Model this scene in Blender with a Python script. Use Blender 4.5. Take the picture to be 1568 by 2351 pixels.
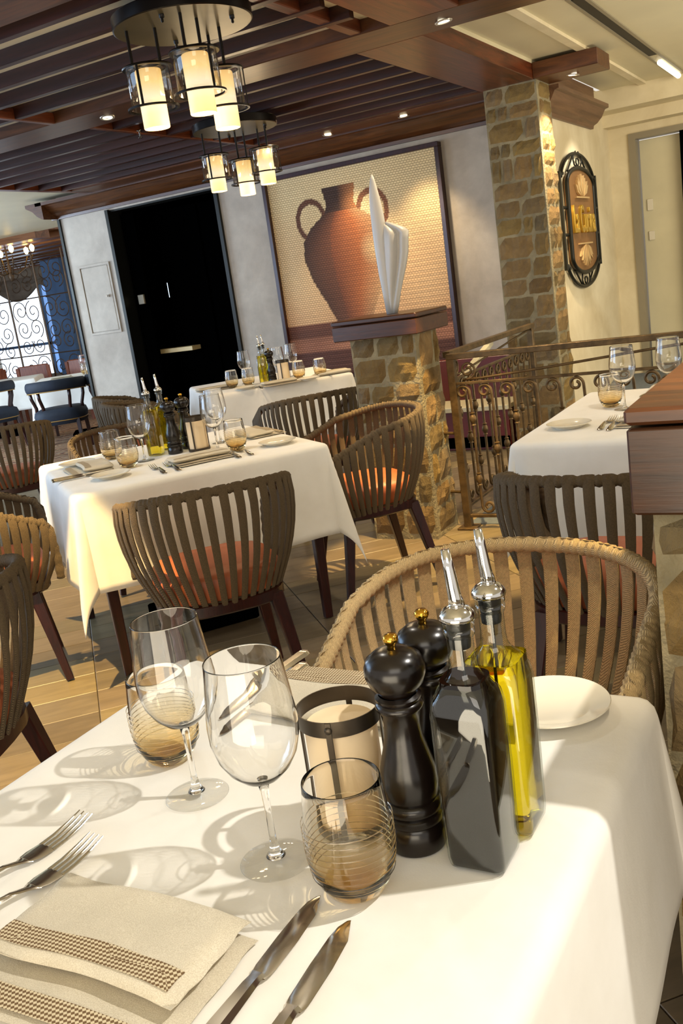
import bpy, math, random
from math import sin, cos, pi, radians, sqrt, atan2
from mathutils import Vector, Matrix, noise
random.seed(7)
for o in list(bpy.data.objects): bpy.data.objects.remove(o)
SC = bpy.context.scene
COL = SC.collection
R = radians

# ---------------------------------------------------------------- camera
cam = bpy.data.cameras.new('camera'); camo = bpy.data.objects.new('camera', cam); COL.objects.link(camo)
cam.sensor_fit = 'VERTICAL'; cam.sensor_height = 36.0; cam.lens = 36.0*2155/2351
cam.clip_start = .02; cam.clip_end = 100
camo.location = (0, 0, 1.35)
camo.rotation_euler = (Matrix.Rotation(R(30.2), 3, 'Z') @ Matrix.Rotation(R(90-13.4), 3, 'X') @ Matrix.Rotation(R(-8.23), 3, 'Z')).to_euler()
SC.camera = camo

# ---------------------------------------------------------------- world, lights, exposure
w = bpy.data.worlds.new('world'); SC.world = w; w.use_nodes = True
w.node_tree.nodes['Background'].inputs[0].default_value = (1.0, .93, .84, 1)
w.node_tree.nodes['Background'].inputs[1].default_value = .75
SC.view_settings.view_transform = 'Standard'; SC.view_settings.look = 'None'
SC.view_settings.exposure = 0.2; SC.cycles.transparent_max_bounces = 24; SC.view_settings.gamma = 1; SC.view_settings.use_curve_mapping = False

def light(kind, name, loc, power, color, aim=None, size=.1, size_y=None, spot=60, blend=.4, parent=None):
    l = bpy.data.lights.new(name, kind); l.energy = power; l.color = color
    if kind == 'AREA':
        l.size = size
        if size_y: l.shape = 'RECTANGLE'; l.size_y = size_y
    else: l.shadow_soft_size = size
    if kind == 'SPOT': l.spot_size = R(spot); l.spot_blend = blend
    o = bpy.data.objects.new(name, l); COL.objects.link(o); o.location = loc
    if aim: o.rotation_euler = (Vector(aim)-Vector(loc)).to_track_quat('-Z', 'Y').to_euler()
    if parent: o.parent = parent
    return o
WARM = (1, .76, .46); WHITE = (1, .93, .82); BLUE = (.42, .66, 1)
GOLD = (1, .68, .27)
# daylight from the windows on the left, added unseen fill behind the camera, over aisle and corridor
light('AREA', 'window_daylight', (-5.2, .9, 1.7), 60, BLUE, (-1.8, 3.2, .9), 2.2, 1.5)
light('AREA', 'window_daylight', (-7.6, 3.0, 1.7), 52, (.5, .68, 1), (-5.6, 7.2, 1.2), 2.0, 1.4)
light('AREA', 'far_window_daylight', (-9.8, 5.2, 1.5), 170, (.6, .78, 1), (-7.9, 7.6, 1.7), 1.8, 1.4)
light('AREA', 'room_fill', (.5, -.9, 2.5), 26, WHITE, (-1.2, 3.2, .6), 1.6, 1.6)  # added overall fill, not a fixture of the room
light('AREA', 'aisle_fill', (1.7, 3.4, 2.45), 26, WARM, (.2, 4.2, 0), 1.2, 1.8)  # added warm fill from out of view over the aisle
light('AREA', 'room_bounce_fill', (-.3, -1.2, .5), 40, (1, .86, .64), (-2.6, 3.6, 2.6), 2.0, 1.2)  # added lamp standing in for light bounced up onto the ceiling
light('AREA', 'corridor_fill', (.9, 6.8, 2.2), 34, (1, .88, .66), (-2.0, 7.9, 1.6), 1.4, 1.0)  # added fill to brighten the sign wall and doorway
light('AREA', 'corridor_bounce_fill', (.6, 5.6, .7), 26, (1, .88, .66), (-.9, 6.8, 2.6), 1.2, 1.2)  # added upward fill to brighten the cream ceiling at right
# halogens outside the frame aimed at the tables
light('SPOT', 'table_halogen', (.70, 1.36, 2.45), 125, (1, .95, .87), (-.62, .82, .75), .02, spot=52, blend=.5)
light('SPOT', 'table_halogen', (.1, 2.35, 2.45), 16, WHITE, (-.62, 1.0, .75), .03, spot=50, blend=.5)
light('SPOT', 'table_halogen', (-1.6, 1.9, 2.45), 14, WHITE, (-.70, .9, .75), .04, spot=56, blend=.7)
light('SPOT', 'chair_halogen', (.15, .9, 2.45), 75, (1, .82, .56), (-.55, 1.7, .6), .04, spot=34, blend=.6)

# ---------------------------------------------------------------- colour and materials
def lin(h):
    if isinstance(h, str):
        c = [int(h[i:i+2], 16)/255 for i in (0, 2, 4)]
        return tuple(x/12.92 if x <= .04045 else ((x+.055)/1.055)**2.4 for x in c)+(1,)
    return tuple(h)+(1,) if len(h) == 3 else tuple(h)

class NT:
    def __init__(s, name):
        s.m = bpy.data.materials.new(name); s.m.use_nodes = True; s.t = s.m.node_tree; s.n = s.t.nodes
        s.b = s.n['Principled BSDF']; s.out = s.n['Material Output']; s.tc = s.n.new('ShaderNodeTexCoord')
    def new(s, t, **k):
        n = s.n.new(t)
        for a, v in k.items():
            if a.startswith('i_'): n.inputs[a[2:].replace('_', ' ')].default_value = v
            else: setattr(n, a, v)
        return n
    def l(s, a, b): s.t.links.new(a, b)
    def mapping(s, scale=(1, 1, 1), rot=(0, 0, 0), src='Object'):
        mp = s.new('ShaderNodeMapping'); mp.inputs['Scale'].default_value = scale; mp.inputs['Rotation'].default_value = rot
        s.l(s.tc.outputs[src], mp.inputs['Vector']); return mp.outputs[0]
    def noise(s, vec, scale, detail=4, rough=.55, dist=0):
        n = s.new('ShaderNodeTexNoise'); n.inputs['Scale'].default_value = scale; n.inputs['Detail'].default_value = detail
        n.inputs['Roughness'].default_value = rough; n.inputs['Distortion'].default_value = dist
        s.l(vec, n.inputs['Vector']); return n.outputs['Fac']
    def ramp(s, fac, stops):
        r = s.new('ShaderNodeValToRGB'); e = r.color_ramp.elements
        while len(e) < len(stops): e.new(.5)
        for i, (p, c) in enumerate(stops): e[i].position = p; e[i].color = lin(c)
        s.l(fac, r.inputs[0]); return r.outputs[0]
    def mix(s, a, b, fac, mode='MIX'):
        m = s.new('ShaderNodeMix'); m.data_type = 'RGBA'; m.blend_type = mode
        for v, i in ((fac, 0), (a, 6), (b, 7)):
            if isinstance(v, (int, float)): m.inputs[i].default_value = v
            elif isinstance(v, (tuple, str)): m.inputs[i].default_value = lin(v)
            else: s.l(v, m.inputs[i])
        return m.outputs[2]
    def bump(s, h, strength=.3, dist=.01, prev=None):
        b = s.new('ShaderNodeBump'); b.inputs['Strength'].default_value = strength; b.inputs['Distance'].default_value = dist
        s.l(h, b.inputs['Height'])
        if prev is not None: s.l(prev, b.inputs['Normal'])
        s.l(b.outputs[0], s.b.inputs['Normal']); return b.outputs[0]
    def base(s, c):
        if isinstance(c, (tuple, str)): s.b.inputs['Base Color'].default_value = lin(c)
        else: s.l(c, s.b.inputs['Base Color'])
    def set(s, **k):
        for a, v in k.items(): s.b.inputs[a.replace('_', ' ')].default_value = v
        return s

def plain(name, c, rough=.5, metal=0, nscale=0, namt=.15, bump=0, bscale=60, spec=None, bdist=.004):
    t = NT(name); t.set(Roughness=rough, Metallic=metal)
    if spec is not None: t.b.inputs['Specular IOR Level'].default_value = spec
    if nscale:
        l = lin(c); d = tuple(x*(1-namt*2) for x in l[:3]); u = tuple(min(1, x*(1+namt*1.2)) for x in l[:3])
        t.base(t.ramp(t.noise(t.mapping(), nscale), [(.3, d), (.7, u)]))
    else: t.base(c)
    if bump: t.bump(t.noise(t.mapping(), bscale, 3), bump, bdist)
    return t.m

def wood(name, dark, light_, rough=.35, scale=1.0, axis=0, vary=True):
    t = NT(name); sc = [14*scale]*3; sc[axis] = 1.1*scale
    v = t.mapping(tuple(sc)); n1 = t.noise(v, 2.2, 6, .62, 1.2); n2 = t.noise(v, 14, 2)
    c = t.ramp(n1, [(.28, dark), (.72, light_)])
    if vary:
        oi = t.new('ShaderNodeObjectInfo'); c = t.mix(c, t.ramp(oi.outputs['Random'], [(0, (.72, .72, .72)), (1, (1.15, 1.12, 1.1))]), 1, 'MULTIPLY')
    t.base(c); t.bump(n2, .12, .002); t.set(Roughness=rough); return t.m

def thin_glass(name, tint=(1, 1, 1), edge=(.55, .6, .62), gloss=1.0, low=None):
    """thin walled glass: clear seen square on, darker and more reflective at grazing angles"""
    t = NT(name); t.n.remove(t.b)
    lw = t.new('ShaderNodeLayerWeight'); lw.inputs['Blend'].default_value = .5
    r = t.ramp(lw.outputs['Facing'], [(.0, tint), (.72, tint), (1, edge)])
    tr = t.new('ShaderNodeBsdfTransparent')
    if low is not None:
        sp = t.new('ShaderNodeSeparateXYZ'); t.l(t.tc.outputs['Object'], sp.inputs[0])
        mr = t.new('ShaderNodeMapRange'); mr.inputs[1].default_value = low[1]; mr.inputs[2].default_value = low[2]
        mr.inputs[3].default_value = 1; mr.inputs[4].default_value = 0; t.l(sp.outputs[2], mr.inputs[0])
        r = t.mix(r, t.mix(r, low[0], 1, 'MULTIPLY'), mr.outputs[0])
    t.l(r, tr.inputs[0])
    gl = t.new('ShaderNodeBsdfGlossy'); gl.inputs['Roughness'].default_value = .02
    pw = t.new('ShaderNodeMath'); pw.operation = 'POWER'; pw.inputs[1].default_value = 5; t.l(lw.outputs['Facing'], pw.inputs[0])
    mm = t.new('ShaderNodeMath'); mm.operation = 'MULTIPLY_ADD'; mm.inputs[1].default_value = .55*gloss; mm.inputs[2].default_value = .05*gloss; t.l(pw.outputs[0], mm.inputs[0])
    mx = t.new('ShaderNodeMixShader'); t.l(mm.outputs[0], mx.inputs[0]); t.l(tr.outputs[0], mx.inputs[1]); t.l(gl.outputs[0], mx.inputs[2])
    t.l(mx.outputs[0], t.out.inputs[0]); return t.m

M = {}
M['beam'] = wood('beam_wood', '30160a', '70431f', .36, .8)
M['batten'] = wood('batten_wood', '190804', '3e1a0c', .36, .8)
M['beamY'] = wood('beam_wood_cross', '2c0f07', '7a3c1c', .34, .8, 1)
M['fascia'] = wood('fascia_wood', '5c3d28', '8a6548', .4, .8, 1)
M['capwood'] = wood('cap_wood', '2c160a', '563012', .32, 1.2)
M['leg'] = wood('leg_wood', '1c0806', '3c1510', .28, 2, 2)
M['brownwood'] = wood('chair_wood', '6b3420', 'a05a38', .35, 2, 2)
M['ceil'] = plain('ceiling_cream', 'd9cfae', .45, nscale=1.5, namt=.04)
M['plaster'] = None
t = NT('plaster'); v = t.mapping(); n1 = t.noise(v, 2.2, 6, .6, .6); n2 = t.noise(v, 14, 4)
t.base(t.mix(t.ramp(n1, [(.3, 'b0a596'), (.7, 'cbc1b1')]), t.ramp(n2, [(.35, (.9, .9, .9)), (.7, (1, 1, 1))]), 1, 'MULTIPLY')); t.bump(n2, .25, .006); t.set(Roughness=.8); M['plaster'] = t.m
t = NT('plaster_warm'); v = t.mapping(); n1 = t.noise(v, 1.6, 5, .6, .8); n2 = t.noise(v, 12, 4)
t.base(t.ramp(n1, [(.3, 'cfbf9a'), (.7, 'e9ddbd')])); t.bump(n2, .2, .006); t.set(Roughness=.75); M['plasterW'] = t.m
M['black'] = plain('black_lacquer', '020202', .9, spec=0.0)
M['darkred'] = plain('dark_red_panel', '641a0e', .35, nscale=3)
M['iron'] = plain('bronzed_iron', '6b5638', .42, .55, nscale=18, namt=.25, bump=.35, bscale=70)
M['iron2'] = plain('aged_iron_screen', '5c4a38', .5, .5, nscale=10)
M['blackiron'] = plain('dark_sign_iron', '24241f', .4, .6)
M['blackmetal'] = plain('pendant_bronze', '191512', .3, .7)
M['disc'] = plain('pendant_plate', '6e6140', .32, .55, nscale=5, namt=.12)
M['mortar'] = plain('mortar', '8f8467', .95, nscale=9, namt=.2, bump=.9, bscale=55, bdist=.01)
t = NT('fieldstone'); v = t.mapping(); oi = t.new('ShaderNodeObjectInfo')
c = t.ramp(oi.outputs['Random'], [(0, '6a5430'), (.25, '85703f'), (.5, '665a40'), (.75, '8a7046'), (1, '766850')])
n1 = t.noise(v, 9, 7, .68, .5); n2 = t.noise(v, 38, 5, .65)
c = t.mix(c, t.ramp(n1, [(.25, (.55, .5, .44)), (.75, (1.3, 1.25, 1.12))]), 1, 'MULTIPLY'); t.base(c)
b1 = t.bump(n1, .9, .02); t.bump(n2, .7, .008, b1); t.set(Roughness=.8); M['stone'] = t.m
# rope
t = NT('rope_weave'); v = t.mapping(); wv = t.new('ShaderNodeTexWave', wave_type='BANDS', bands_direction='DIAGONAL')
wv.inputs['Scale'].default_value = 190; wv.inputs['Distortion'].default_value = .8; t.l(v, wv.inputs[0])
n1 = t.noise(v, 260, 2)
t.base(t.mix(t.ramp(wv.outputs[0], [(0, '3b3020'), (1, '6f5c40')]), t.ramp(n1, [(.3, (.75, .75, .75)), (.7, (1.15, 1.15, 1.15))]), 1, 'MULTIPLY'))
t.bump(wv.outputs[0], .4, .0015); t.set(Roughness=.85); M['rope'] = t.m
t = NT('rope_lit'); v = t.mapping(); wv = t.new('ShaderNodeTexWave', wave_type='BANDS', bands_direction='DIAGONAL')  # same rope weave, the lamplight on the front chair put into its colour
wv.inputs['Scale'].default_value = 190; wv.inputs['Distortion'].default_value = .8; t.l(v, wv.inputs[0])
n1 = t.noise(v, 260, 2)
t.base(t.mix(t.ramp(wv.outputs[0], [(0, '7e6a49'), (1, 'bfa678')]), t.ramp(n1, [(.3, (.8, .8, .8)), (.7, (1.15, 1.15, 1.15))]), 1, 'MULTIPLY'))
t.bump(wv.outputs[0], .4, .0015); t.set(Roughness=.85); M['ropeLit'] = t.m
M['orange'] = plain('terracotta_leather', 'b5633c', .45, nscale=5, namt=.08, bump=.15, bscale=120)
M['blueseat'] = plain('navy_velvet', '1b2636', .75, nscale=6, namt=.2)
M['piping'] = plain('gold_piping', 'b08a4a', .4, .4)
t = NT('tablecloth'); v = t.mapping(); n2 = t.noise(v, 420, 2); n1 = t.noise(v, 7, 4)
t.base(t.ramp(n1, [(.3, 'eae6dc'), (.7, 'f3f0e8')])); b = t.bump(n1, .25, .01); t.bump(n2, .12, .001, b); t.set(Roughness=.85, Sheen_Weight=.1); M['cloth'] = t.m
t = NT('linen_napkin'); v = t.mapping(); n1 = t.noise(v, 900, 2); n2 = t.noise(v, 14, 3)
t.base(t.mix(t.ramp(n1, [(.35, 'c4b9a2'), (.65, 'd9d0bb')]), t.ramp(n2, [(.3, (.92, .92, .92)), (.7, (1.04, 1.04, 1.04))]), 1, 'MULTIPLY')); t.bump(n1, .4, .0015); t.set(Roughness=.9); M['napkin'] = t.m
t = NT('napkin_band'); v = t.mapping((1, 1, 1), (0, 0, R(45))); ck = t.new('ShaderNodeTexChecker'); ck.inputs['Scale'].default_value = 300
ck.inputs[1].default_value = lin('6e5536'); ck.inputs[2].default_value = lin('cfc0a0'); t.l(v, ck.inputs[0])
t.base(ck.outputs[0]); t.bump(ck.outputs[1], .5, .001); t.set(Roughness=.9); M['band'] = t.m
M['silver'] = plain('cutlery_steel', 'cfc8bc', .13, 1.0)
M['chrome'] = plain('pourer_chrome', 'd8d6d2', .08, 1.0)
M['china'] = plain('white_china', 'e2dac6', .12, nscale=0)
M['mill'] = plain('black_lacquered_wood', '140d09', .24, nscale=20, namt=.3)
M['brass'] = plain('polished_brass', 'd9a63c', .12, 1.0)
M['lantern'] = plain('lantern_metal', '4a4238', .35, .75)
M['glassthin'] = thin_glass('clear_wine_glass', (.98, .98, .975), (.42, .44, .44), 1.25)
M['stemthin'] = thin_glass('stem_glass', (.9, .9, .89), (.3, .32, .33), 1.6)
M['tumblerthin'] = thin_glass('smoked_tumbler', (.96, .94, .88), (.46, .42, .33), 1.2, low=((.82, .62, .34), .02, .085))
M['shade_glass'] = thin_glass('lamp_glass', (.93, .92, .9), (.55, .5, .42), 1.3)
M['bottleglass'] = thin_glass('bottle_glass', (.93, .96, .94), (.3, .38, .36), 1.6)
t = NT('clear_glass'); t.base((.99, .99, .985)); t.set(Roughness=0.0, IOR=1.48, Transmission_Weight=1.0); M['glass'] = t.m; M['stem'] = t.m
t = NT('smoked_glass'); t.set(Roughness=0.0, IOR=1.48, Transmission_Weight=1.0)
sp = t.new('ShaderNodeSeparateXYZ'); t.l(t.tc.outputs['Object'], sp.inputs[0])
mr = t.new('ShaderNodeMapRange'); mr.inputs[1].default_value = .0; mr.inputs[2].default_value = .09; t.l(sp.outputs[2], mr.inputs[0])
t.base(t.ramp(mr.outputs[0], [(0, (.86, .60, .22)), (.3, (.90, .76, .48)), (1, (.985, .975, .95))])); M['tumbler'] = t.m
t = NT('olive_oil'); t.base((.86, .66, .012)); t.set(Roughness=.02, IOR=1.30, Transmission_Weight=1.0); M['oil'] = t.m
M['vinegar'] = plain('balsamic_vinegar', '0a0503', .04)
M['cork'] = plain('black_stopper', '0c0c0e', .3)
t = NT('candle_wax'); t.base('e6d2ae'); t.set(Roughness=.5, Emission_Strength=.06); t.b.inputs['Emission Color'].default_value = lin('ffb25e'); M['candle'] = t.m
t = NT('lit_pendant_shade'); sp = t.new('ShaderNodeSeparateXYZ'); t.l(t.tc.outputs['Object'], sp.inputs[0])
mr = t.new('ShaderNodeMapRange'); mr.inputs[1].default_value = -.22; mr.inputs[2].default_value = 0; t.l(sp.outputs[2], mr.inputs[0])
c = t.ramp(mr.outputs[0], [(0, 'f2cf88'), (.22, 'f8dc9c'), (.5, 'fff6dc'), (.75, 'f8dc94'), (1, 'dfae60')])
t.base('e8c890'); t.l(c, t.b.inputs['Emission Color']); t.set(Emission_Strength=.85, Roughness=.5); M['lit'] = t.m
def emis(name, c, s):
    t = NT(name); t.base('000000'); t.b.inputs['Emission Color'].default_value = lin(c); t.set(Emission_Strength=s); return t.m
M['bulb'] = emis('lit_bulb', 'ffd070', 14); M['lens'] = emis('downlight_lens', 'fff2d0', 9); M['tube'] = emis('cove_tube', 'fff6d8', 1.6)
M['sky'] = emis('daylit_pane', 'd8eaff', 2.6)
M['farwood'] = wood('far_ceiling_wood', '4a2a18', '8a5a38', .35, .5)
M['whiteframe'] = plain('downlight_trim', 'cfc8b8', .25, .6)
M['carpetblue'] = plain('grey_blue_carpet', '5c646c', .95, nscale=40, namt=.08)
M['curtain'] = plain('grey_brown_curtain', '94897a', .85, nscale=5)
M['bluewall'] = plain('blue_grey_column', '6d93c4', .6, nscale=2)
M['sculpt'] = plain('pale_plaster_sculpture', 'b9b8b4', .38)
M['signboard'] = plain('sign_bronze_panel', '8a6238', .45, .25, nscale=4)
M['gold'] = plain('gilded_letters', 'c9a23c', .3, .6)
M['goldpale'] = plain('pale_gilt_relief', 'd2b07a', .4, .35)
M['silverframe'] = plain('grey_door_frame', '9a917c', .4, .4)
M['doorcream'] = plain('cream_door_panel', 'd8cfae', .4, nscale=2, namt=.05)
M['chromedark'] = plain('slot_vent', '0c0c0b', .5)
M['cream'] = plain('cream_ledge', 'e0c890', .4)
# planks of the floor
t = NT('floor_plank'); v = t.mapping(); oi = t.new('ShaderNodeObjectInfo')
mp = t.new('ShaderNodeMapping'); mp.inputs['Scale'].default_value = (1.4, 9, 1); t.l(t.tc.outputs['Object'], mp.inputs[0])
n1 = t.noise(mp.outputs[0], 2.2, 6, .6, 1.0)
c = t.ramp(oi.outputs['Random'], [(0, '6f6350'), (.35, '857660'), (.7, '7b7058'), (1, '93835f')])
c = t.mix(c, t.ramp(n1, [(.25, (.72, .7, .68)), (.75, (1.2, 1.17, 1.12))]), 1, 'MULTIPLY')
t.base(c); t.set(Roughness=.38); t.bump(n1, .1, .003); M['plank'] = t.m
M['grout'] = plain('grout', '4f4534', .9)
# striped carpet
t = NT('striped_carpet'); v = t.mapping((1, 1, 1), (0, 0, R(45))); wv = t.new('ShaderNodeTexWave', bands_direction='X')
wv.inputs['Scale'].default_value = 2.2; wv.inputs['Distortion'].default_value = 9; wv.inputs['Detail'].default_value = 3; wv.inputs['Detail Scale'].default_value = 1.6
t.l(v, wv.inputs[0]); r = t.ramp(wv.outputs[0], [(0, '3d1d10'), (.3, '9c5c34'), (.5, 'c7ad84'), (.75, '6b3a22'), (1, '8f7d62')]); t.base(r); t.set(Roughness=.95); M['carpet'] = t.m

# ---------------------------------------------------------------- mesh building
class MB:
    def __init__(s): s.v = []; s.f = []; s.mi = []; s.cur = 0
    def add(s, vs, fs):
        o = len(s.v); s.v += [tuple(p) for p in vs]; s.f += [tuple(i+o for i in f) for f in fs]; s.mi += [s.cur]*len(fs); return s
    def box(s, x0, x1, y0, y1, z0, z1):
        return s.add([(x0, y0, z0), (x1, y0, z0), (x1, y1, z0), (x0, y1, z0), (x0, y0, z1), (x1, y0, z1), (x1, y1, z1), (x0, y1, z1)],
                     [(0, 3, 2, 1), (4, 5, 6, 7), (0, 1, 5, 4), (1, 2, 6, 5), (2, 3, 7, 6), (3, 0, 4, 7)])
    def bbox(s, x0, x1, y0, y1, z0, z1, b=.003):
        """box with chamfered edges"""
        rings = []
        for z, i in ((z0, b), (z0+b, 0), (z1-b, 0), (z1, b)):
            X0, X1, Y0, Y1 = x0+i, x1-i, y0+i, y1-i; c = b*.8
            rings.append([(X0+c, Y0, z), (X1-c, Y0, z), (X1, Y0+c, z), (X1, Y1-c, z), (X1-c, Y1, z), (X0+c, Y1, z), (X0, Y1-c, z), (X0, Y0+c, z)])
        return s.loft(rings, caps=True)
    def loft(s, rings, caps=True, closed=True):
        n = len(rings[0]); vs = [p for r in rings for p in r]; fs = []
        for i in range(len(rings)-1):
            for j in range(n if closed else n-1):
                k = (j+1) % n; fs.append((i*n+j, i*n+k, (i+1)*n+k, (i+1)*n+j))
        if caps and closed: fs.append(tuple(range(n-1, -1, -1))); fs.append(tuple((len(rings)-1)*n+j for j in range(n)))
        return s.add(vs, fs)
    def lathe(s, prof, seg=24, c=(0, 0, 0), caps=False):
        rings = [[(c[0]+r*cos(2*pi*j/seg), c[1]+r*sin(2*pi*j/seg), c[2]+z) for j in range(seg)] for r, z in prof]
        return s.loft(rings, caps)
    def tube(s, pts, rad, seg=8, caps=True, closed=False):
        pts = [Vector(p) for p in pts]; n = len(pts); rings = []; up = None
        for i, p in enumerate(pts):
            if closed: d = pts[(i+1) % n]-pts[i-1]
            else: d = pts[min(i+1, n-1)]-pts[max(i-1, 0)]
            if d.length < 1e-9: d = Vector((0, 0, 1))
            d.normalize()
            if up is None: up = Vector((0, 0, 1)) if abs(d.z) < .9 else Vector((1, 0, 0))
            a = d.cross(up)
            if a.length < 1e-4: a = d.cross(Vector((1, 0, 0)))
            a.normalize(); b = a.cross(d).normalized(); up = b
            r = rad[i] if isinstance(rad, (list, tuple)) else rad
            ra, rb = r if isinstance(r, tuple) else (r, r)
            rings.append([p+a*ra*cos(2*pi*j/seg)+b*rb*sin(2*pi*j/seg) for j in range(seg)])
        if closed: rings.append(rings[0])
        return s.loft(rings, caps and not closed)
    def bar(s, p0, p1, w0, w1=None, h0=None, h1=None):
        """tapered square bar"""
        w1 = w1 or w0; h0 = h0 or w0; h1 = h1 or w1
        p0, p1 = Vector(p0), Vector(p1); d = (p1-p0).normalized(); up = Vector((0, 1, 0)) if abs(d.z) > .7 else Vector((0, 0, 1))
        a = d.cross(up).normalized(); b = a.cross(d)
        R_ = []
        for p, w, h in ((p0, w0, h0), (p1, w1, h1)):
            c = .18
            q = [(1, 1-c), (1-c, 1), (-1+c, 1), (-1, 1-c), (-1, -1+c), (-1+c, -1), (1-c, -1), (1, -1+c)]
            R_.append([p+a*w/2*x+b*h/2*y for x, y in q])
        return s.loft(R_)
    def prism(s, poly, axis, a0, a1):
        """poly is 2-D; axis is the extrusion axis 0/1/2"""
        def P(u, v, w): return ((w, u, v), (u, w, v), (u, v, w))[axis]
        n = len(poly)
        return s.add([P(u, v, a0) for u, v in poly]+[P(u, v, a1) for u, v in poly],
                     [tuple(range(n))]+[tuple(range(2*n-1, n-1, -1))]+[(i, (i+1) % n, n+(i+1) % n, n+i) for i in range(n)])
    def grid(s, nu, nv, fn):
        vs = [fn(i/(nu-1), j/(nv-1)) for j in range(nv) for i in range(nu)]
        return s.add(vs, [(j*nu+i, j*nu+i+1, (j+1)*nu+i+1, (j+1)*nu+i) for j in range(nv-1) for i in range(nu-1)])
    def mesh(s, name, mats, smooth=False):
        me = bpy.data.meshes.new(name); me.from_pydata(s.v, [], s.f)
        for m in (mats if isinstance(mats, (list, tuple)) else [mats]): me.materials.append(m)
        if smooth: me.shade_smooth() if smooth is True else None
        if isinstance(mats, (list, tuple)):
            for p, i in zip(me.polygons, s.mi): p.material_index = i
        me.update()
        import bmesh
        bm = bmesh.new(); bm.from_mesh(me); bmesh.ops.recalc_face_normals(bm, faces=bm.faces); bm.to_mesh(me); bm.free()
        if smooth:
            me.shade_smooth()
            if smooth != True: me.set_sharp_from_angle(angle=R(smooth))
        return me

def obj(name, mb, mat, parent=None, loc=(0, 0, 0), rz=0, smooth=False, rot=None):
    me = mb if isinstance(mb, bpy.types.Mesh) else mb.mesh(name, mat, smooth)
    o = bpy.data.objects.new(name, me); COL.objects.link(o); o.location = loc
    o.rotation_euler = rot if rot else (0, 0, rz)
    if parent: o.parent = parent
    return o
def tag(o, label, cat, group=None):
    o['label'] = label; o['category'] = cat
    if group: o['group'] = group
    return o
def thing(name, label, cat, loc=(0, 0, 0), rz=0, group=None):
    o = bpy.data.objects.new(name, None); COL.objects.link(o); o.location = loc; o.rotation_euler = (0, 0, rz)
    o.empty_display_size = .1
    return tag(o, label, cat, group)
def struct(o, label=None):
    o['kind'] = 'structure'
    if label: o['label'] = label
    return o
KIDS = {}
def dup(root, loc, rz, label, group=None, scale=None, rot=None):
    def cp(o, par):
        c = o.copy(); COL.objects.link(c)
        if par: c.parent = par
        for ch in KIDS.get(o.name) or list(o.children): cp(ch, c)
        return c
    r = cp(root, None); r.location = loc; r.rotation_euler = rot if rot else (0, 0, rz); r['label'] = label
    if group: r['group'] = group
    elif 'group' in r: del r['group']
    if scale: r.scale = (scale,)*3
    return r

# ================================================================ SETTING
floor = struct(obj('floor', MB().box(-6.6, 2.5, -2, 9.2, -.05, -.006), M['grout']), 'floor of greyish beige planks laid on the diagonal')
u = Vector((.7071, .7071, 0)); vv = Vector((-.7071, .7071, 0))
L_, W_ = .93, .2
pm = MB(); pm.bbox(-L_/2+.0015, L_/2-.0015, -W_/2+.0015, W_/2-.0015, -.012, 0, .0015); pme = pm.mesh('floor_plank', M['plank'])
O0 = Vector((-2.84, 2.66, 0)); n = 0
far = MB()
for i in range(-9, 10):
    for j in range(-40, 46):
        c = O0 + u*((i+.5)*L_) + vv*((j+.5)*W_)
        if not (-6.55 < c.x < 2.2 and -.6 < c.y < 8.9): continue
        if c.x > -1.6 and c.y > 4.9: continue
        d = Vector((c.x, c.y)); dep = -.503*c.x+.864*c.y; lat = .864*c.x+.503*c.y
        if dep > .8 and abs(lat) < .42*dep+.75 and c.x > -4.9 and c.y < 6.2 and n < 290:
            o = obj('floor_plank', pme, None, floor, c, R(45)); n += 1
        else:
            p = [c+u*a*(L_/2-.0015)+vv*b*(W_/2-.0015) for a, b in ((-1, -1), (1, -1), (1, 1), (-1, 1))]
            far.add([(q.x, q.y, -.001) for q in p], [(0, 1, 2, 3)])
fo = obj('far_floor_planks', far, M['plank'], floor); fo['kind'] = 'stuff'
struct(obj('trim_1', MB().box(-17, -6.6, 2, 17, -.05, .004), M['carpet']), 'brown and cream striped carpet of the far dining room')
struct(obj('trim_2', MB().box(-1.9, 3, 4.62, 9.05, -.04, .004).box(-1.99, 3, 7.4, 14, 0, .17), M['carpetblue']), 'grey blue carpet behind the railing')

# ceiling : cream plates, beams and battens
ceiling = struct(obj('ceiling', MB().box(-6.2, -1.92, -2, 7.0, 2.565, 2.7).box(-17, -6.2, -2, 9.2, 2.56, 2.75).box(-1.92, 3.5, 4.7, 14, 2.62, 2.75).box(-1.92, 3.5, -2, 4.7, 2.6, 2.75)
                       , M['ceil']), 'cream ceiling above the timber beams')
def beam(x0, x1, y0, y1, z0=2.5, z1=2.6, m='beam', name='ceiling_beam'):
    return obj(name, MB().bbox(x0-(x0+x1)/2, x1-(x0+x1)/2, y0-(y0+y1)/2, y1-(y0+y1)/2, z0, z1, .004), M[m], ceiling, ((x0+x1)/2, (y0+y1)/2, 0))
beam(-6.2, 1.2, 4.45, 4.775); beam(-6.2, 1.2, 2.6, 2.95); beam(-6.2, -1.92, 6.69, 7.0)
beam(-6.2, -2.3, 1.2, 1.5)
beam(-2.3, -1.92, 4.775, 6.95, m='beamY'); beam(-2.16, -2.10, 2.95, 4.45, 2.505, 2.57, 'beamY'); beam(-1.95, -1.6, 2.95, 4.45, m='beamY')
beam(-6.26, -6.18, 3, 7.0, 2.5, 2.6, 'beamY')
beam(-1.92, -1.49, 6.62, 6.96)
bm_ = MB().box(-2.2, 2.2, -.02, .02, 2.5, 2.565)
fin = MB().bbox(-2.15, 2.15, -.021, .021, 2.5, 2.566, .002).mesh('ceiling_batten', M['batten'])
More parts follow.
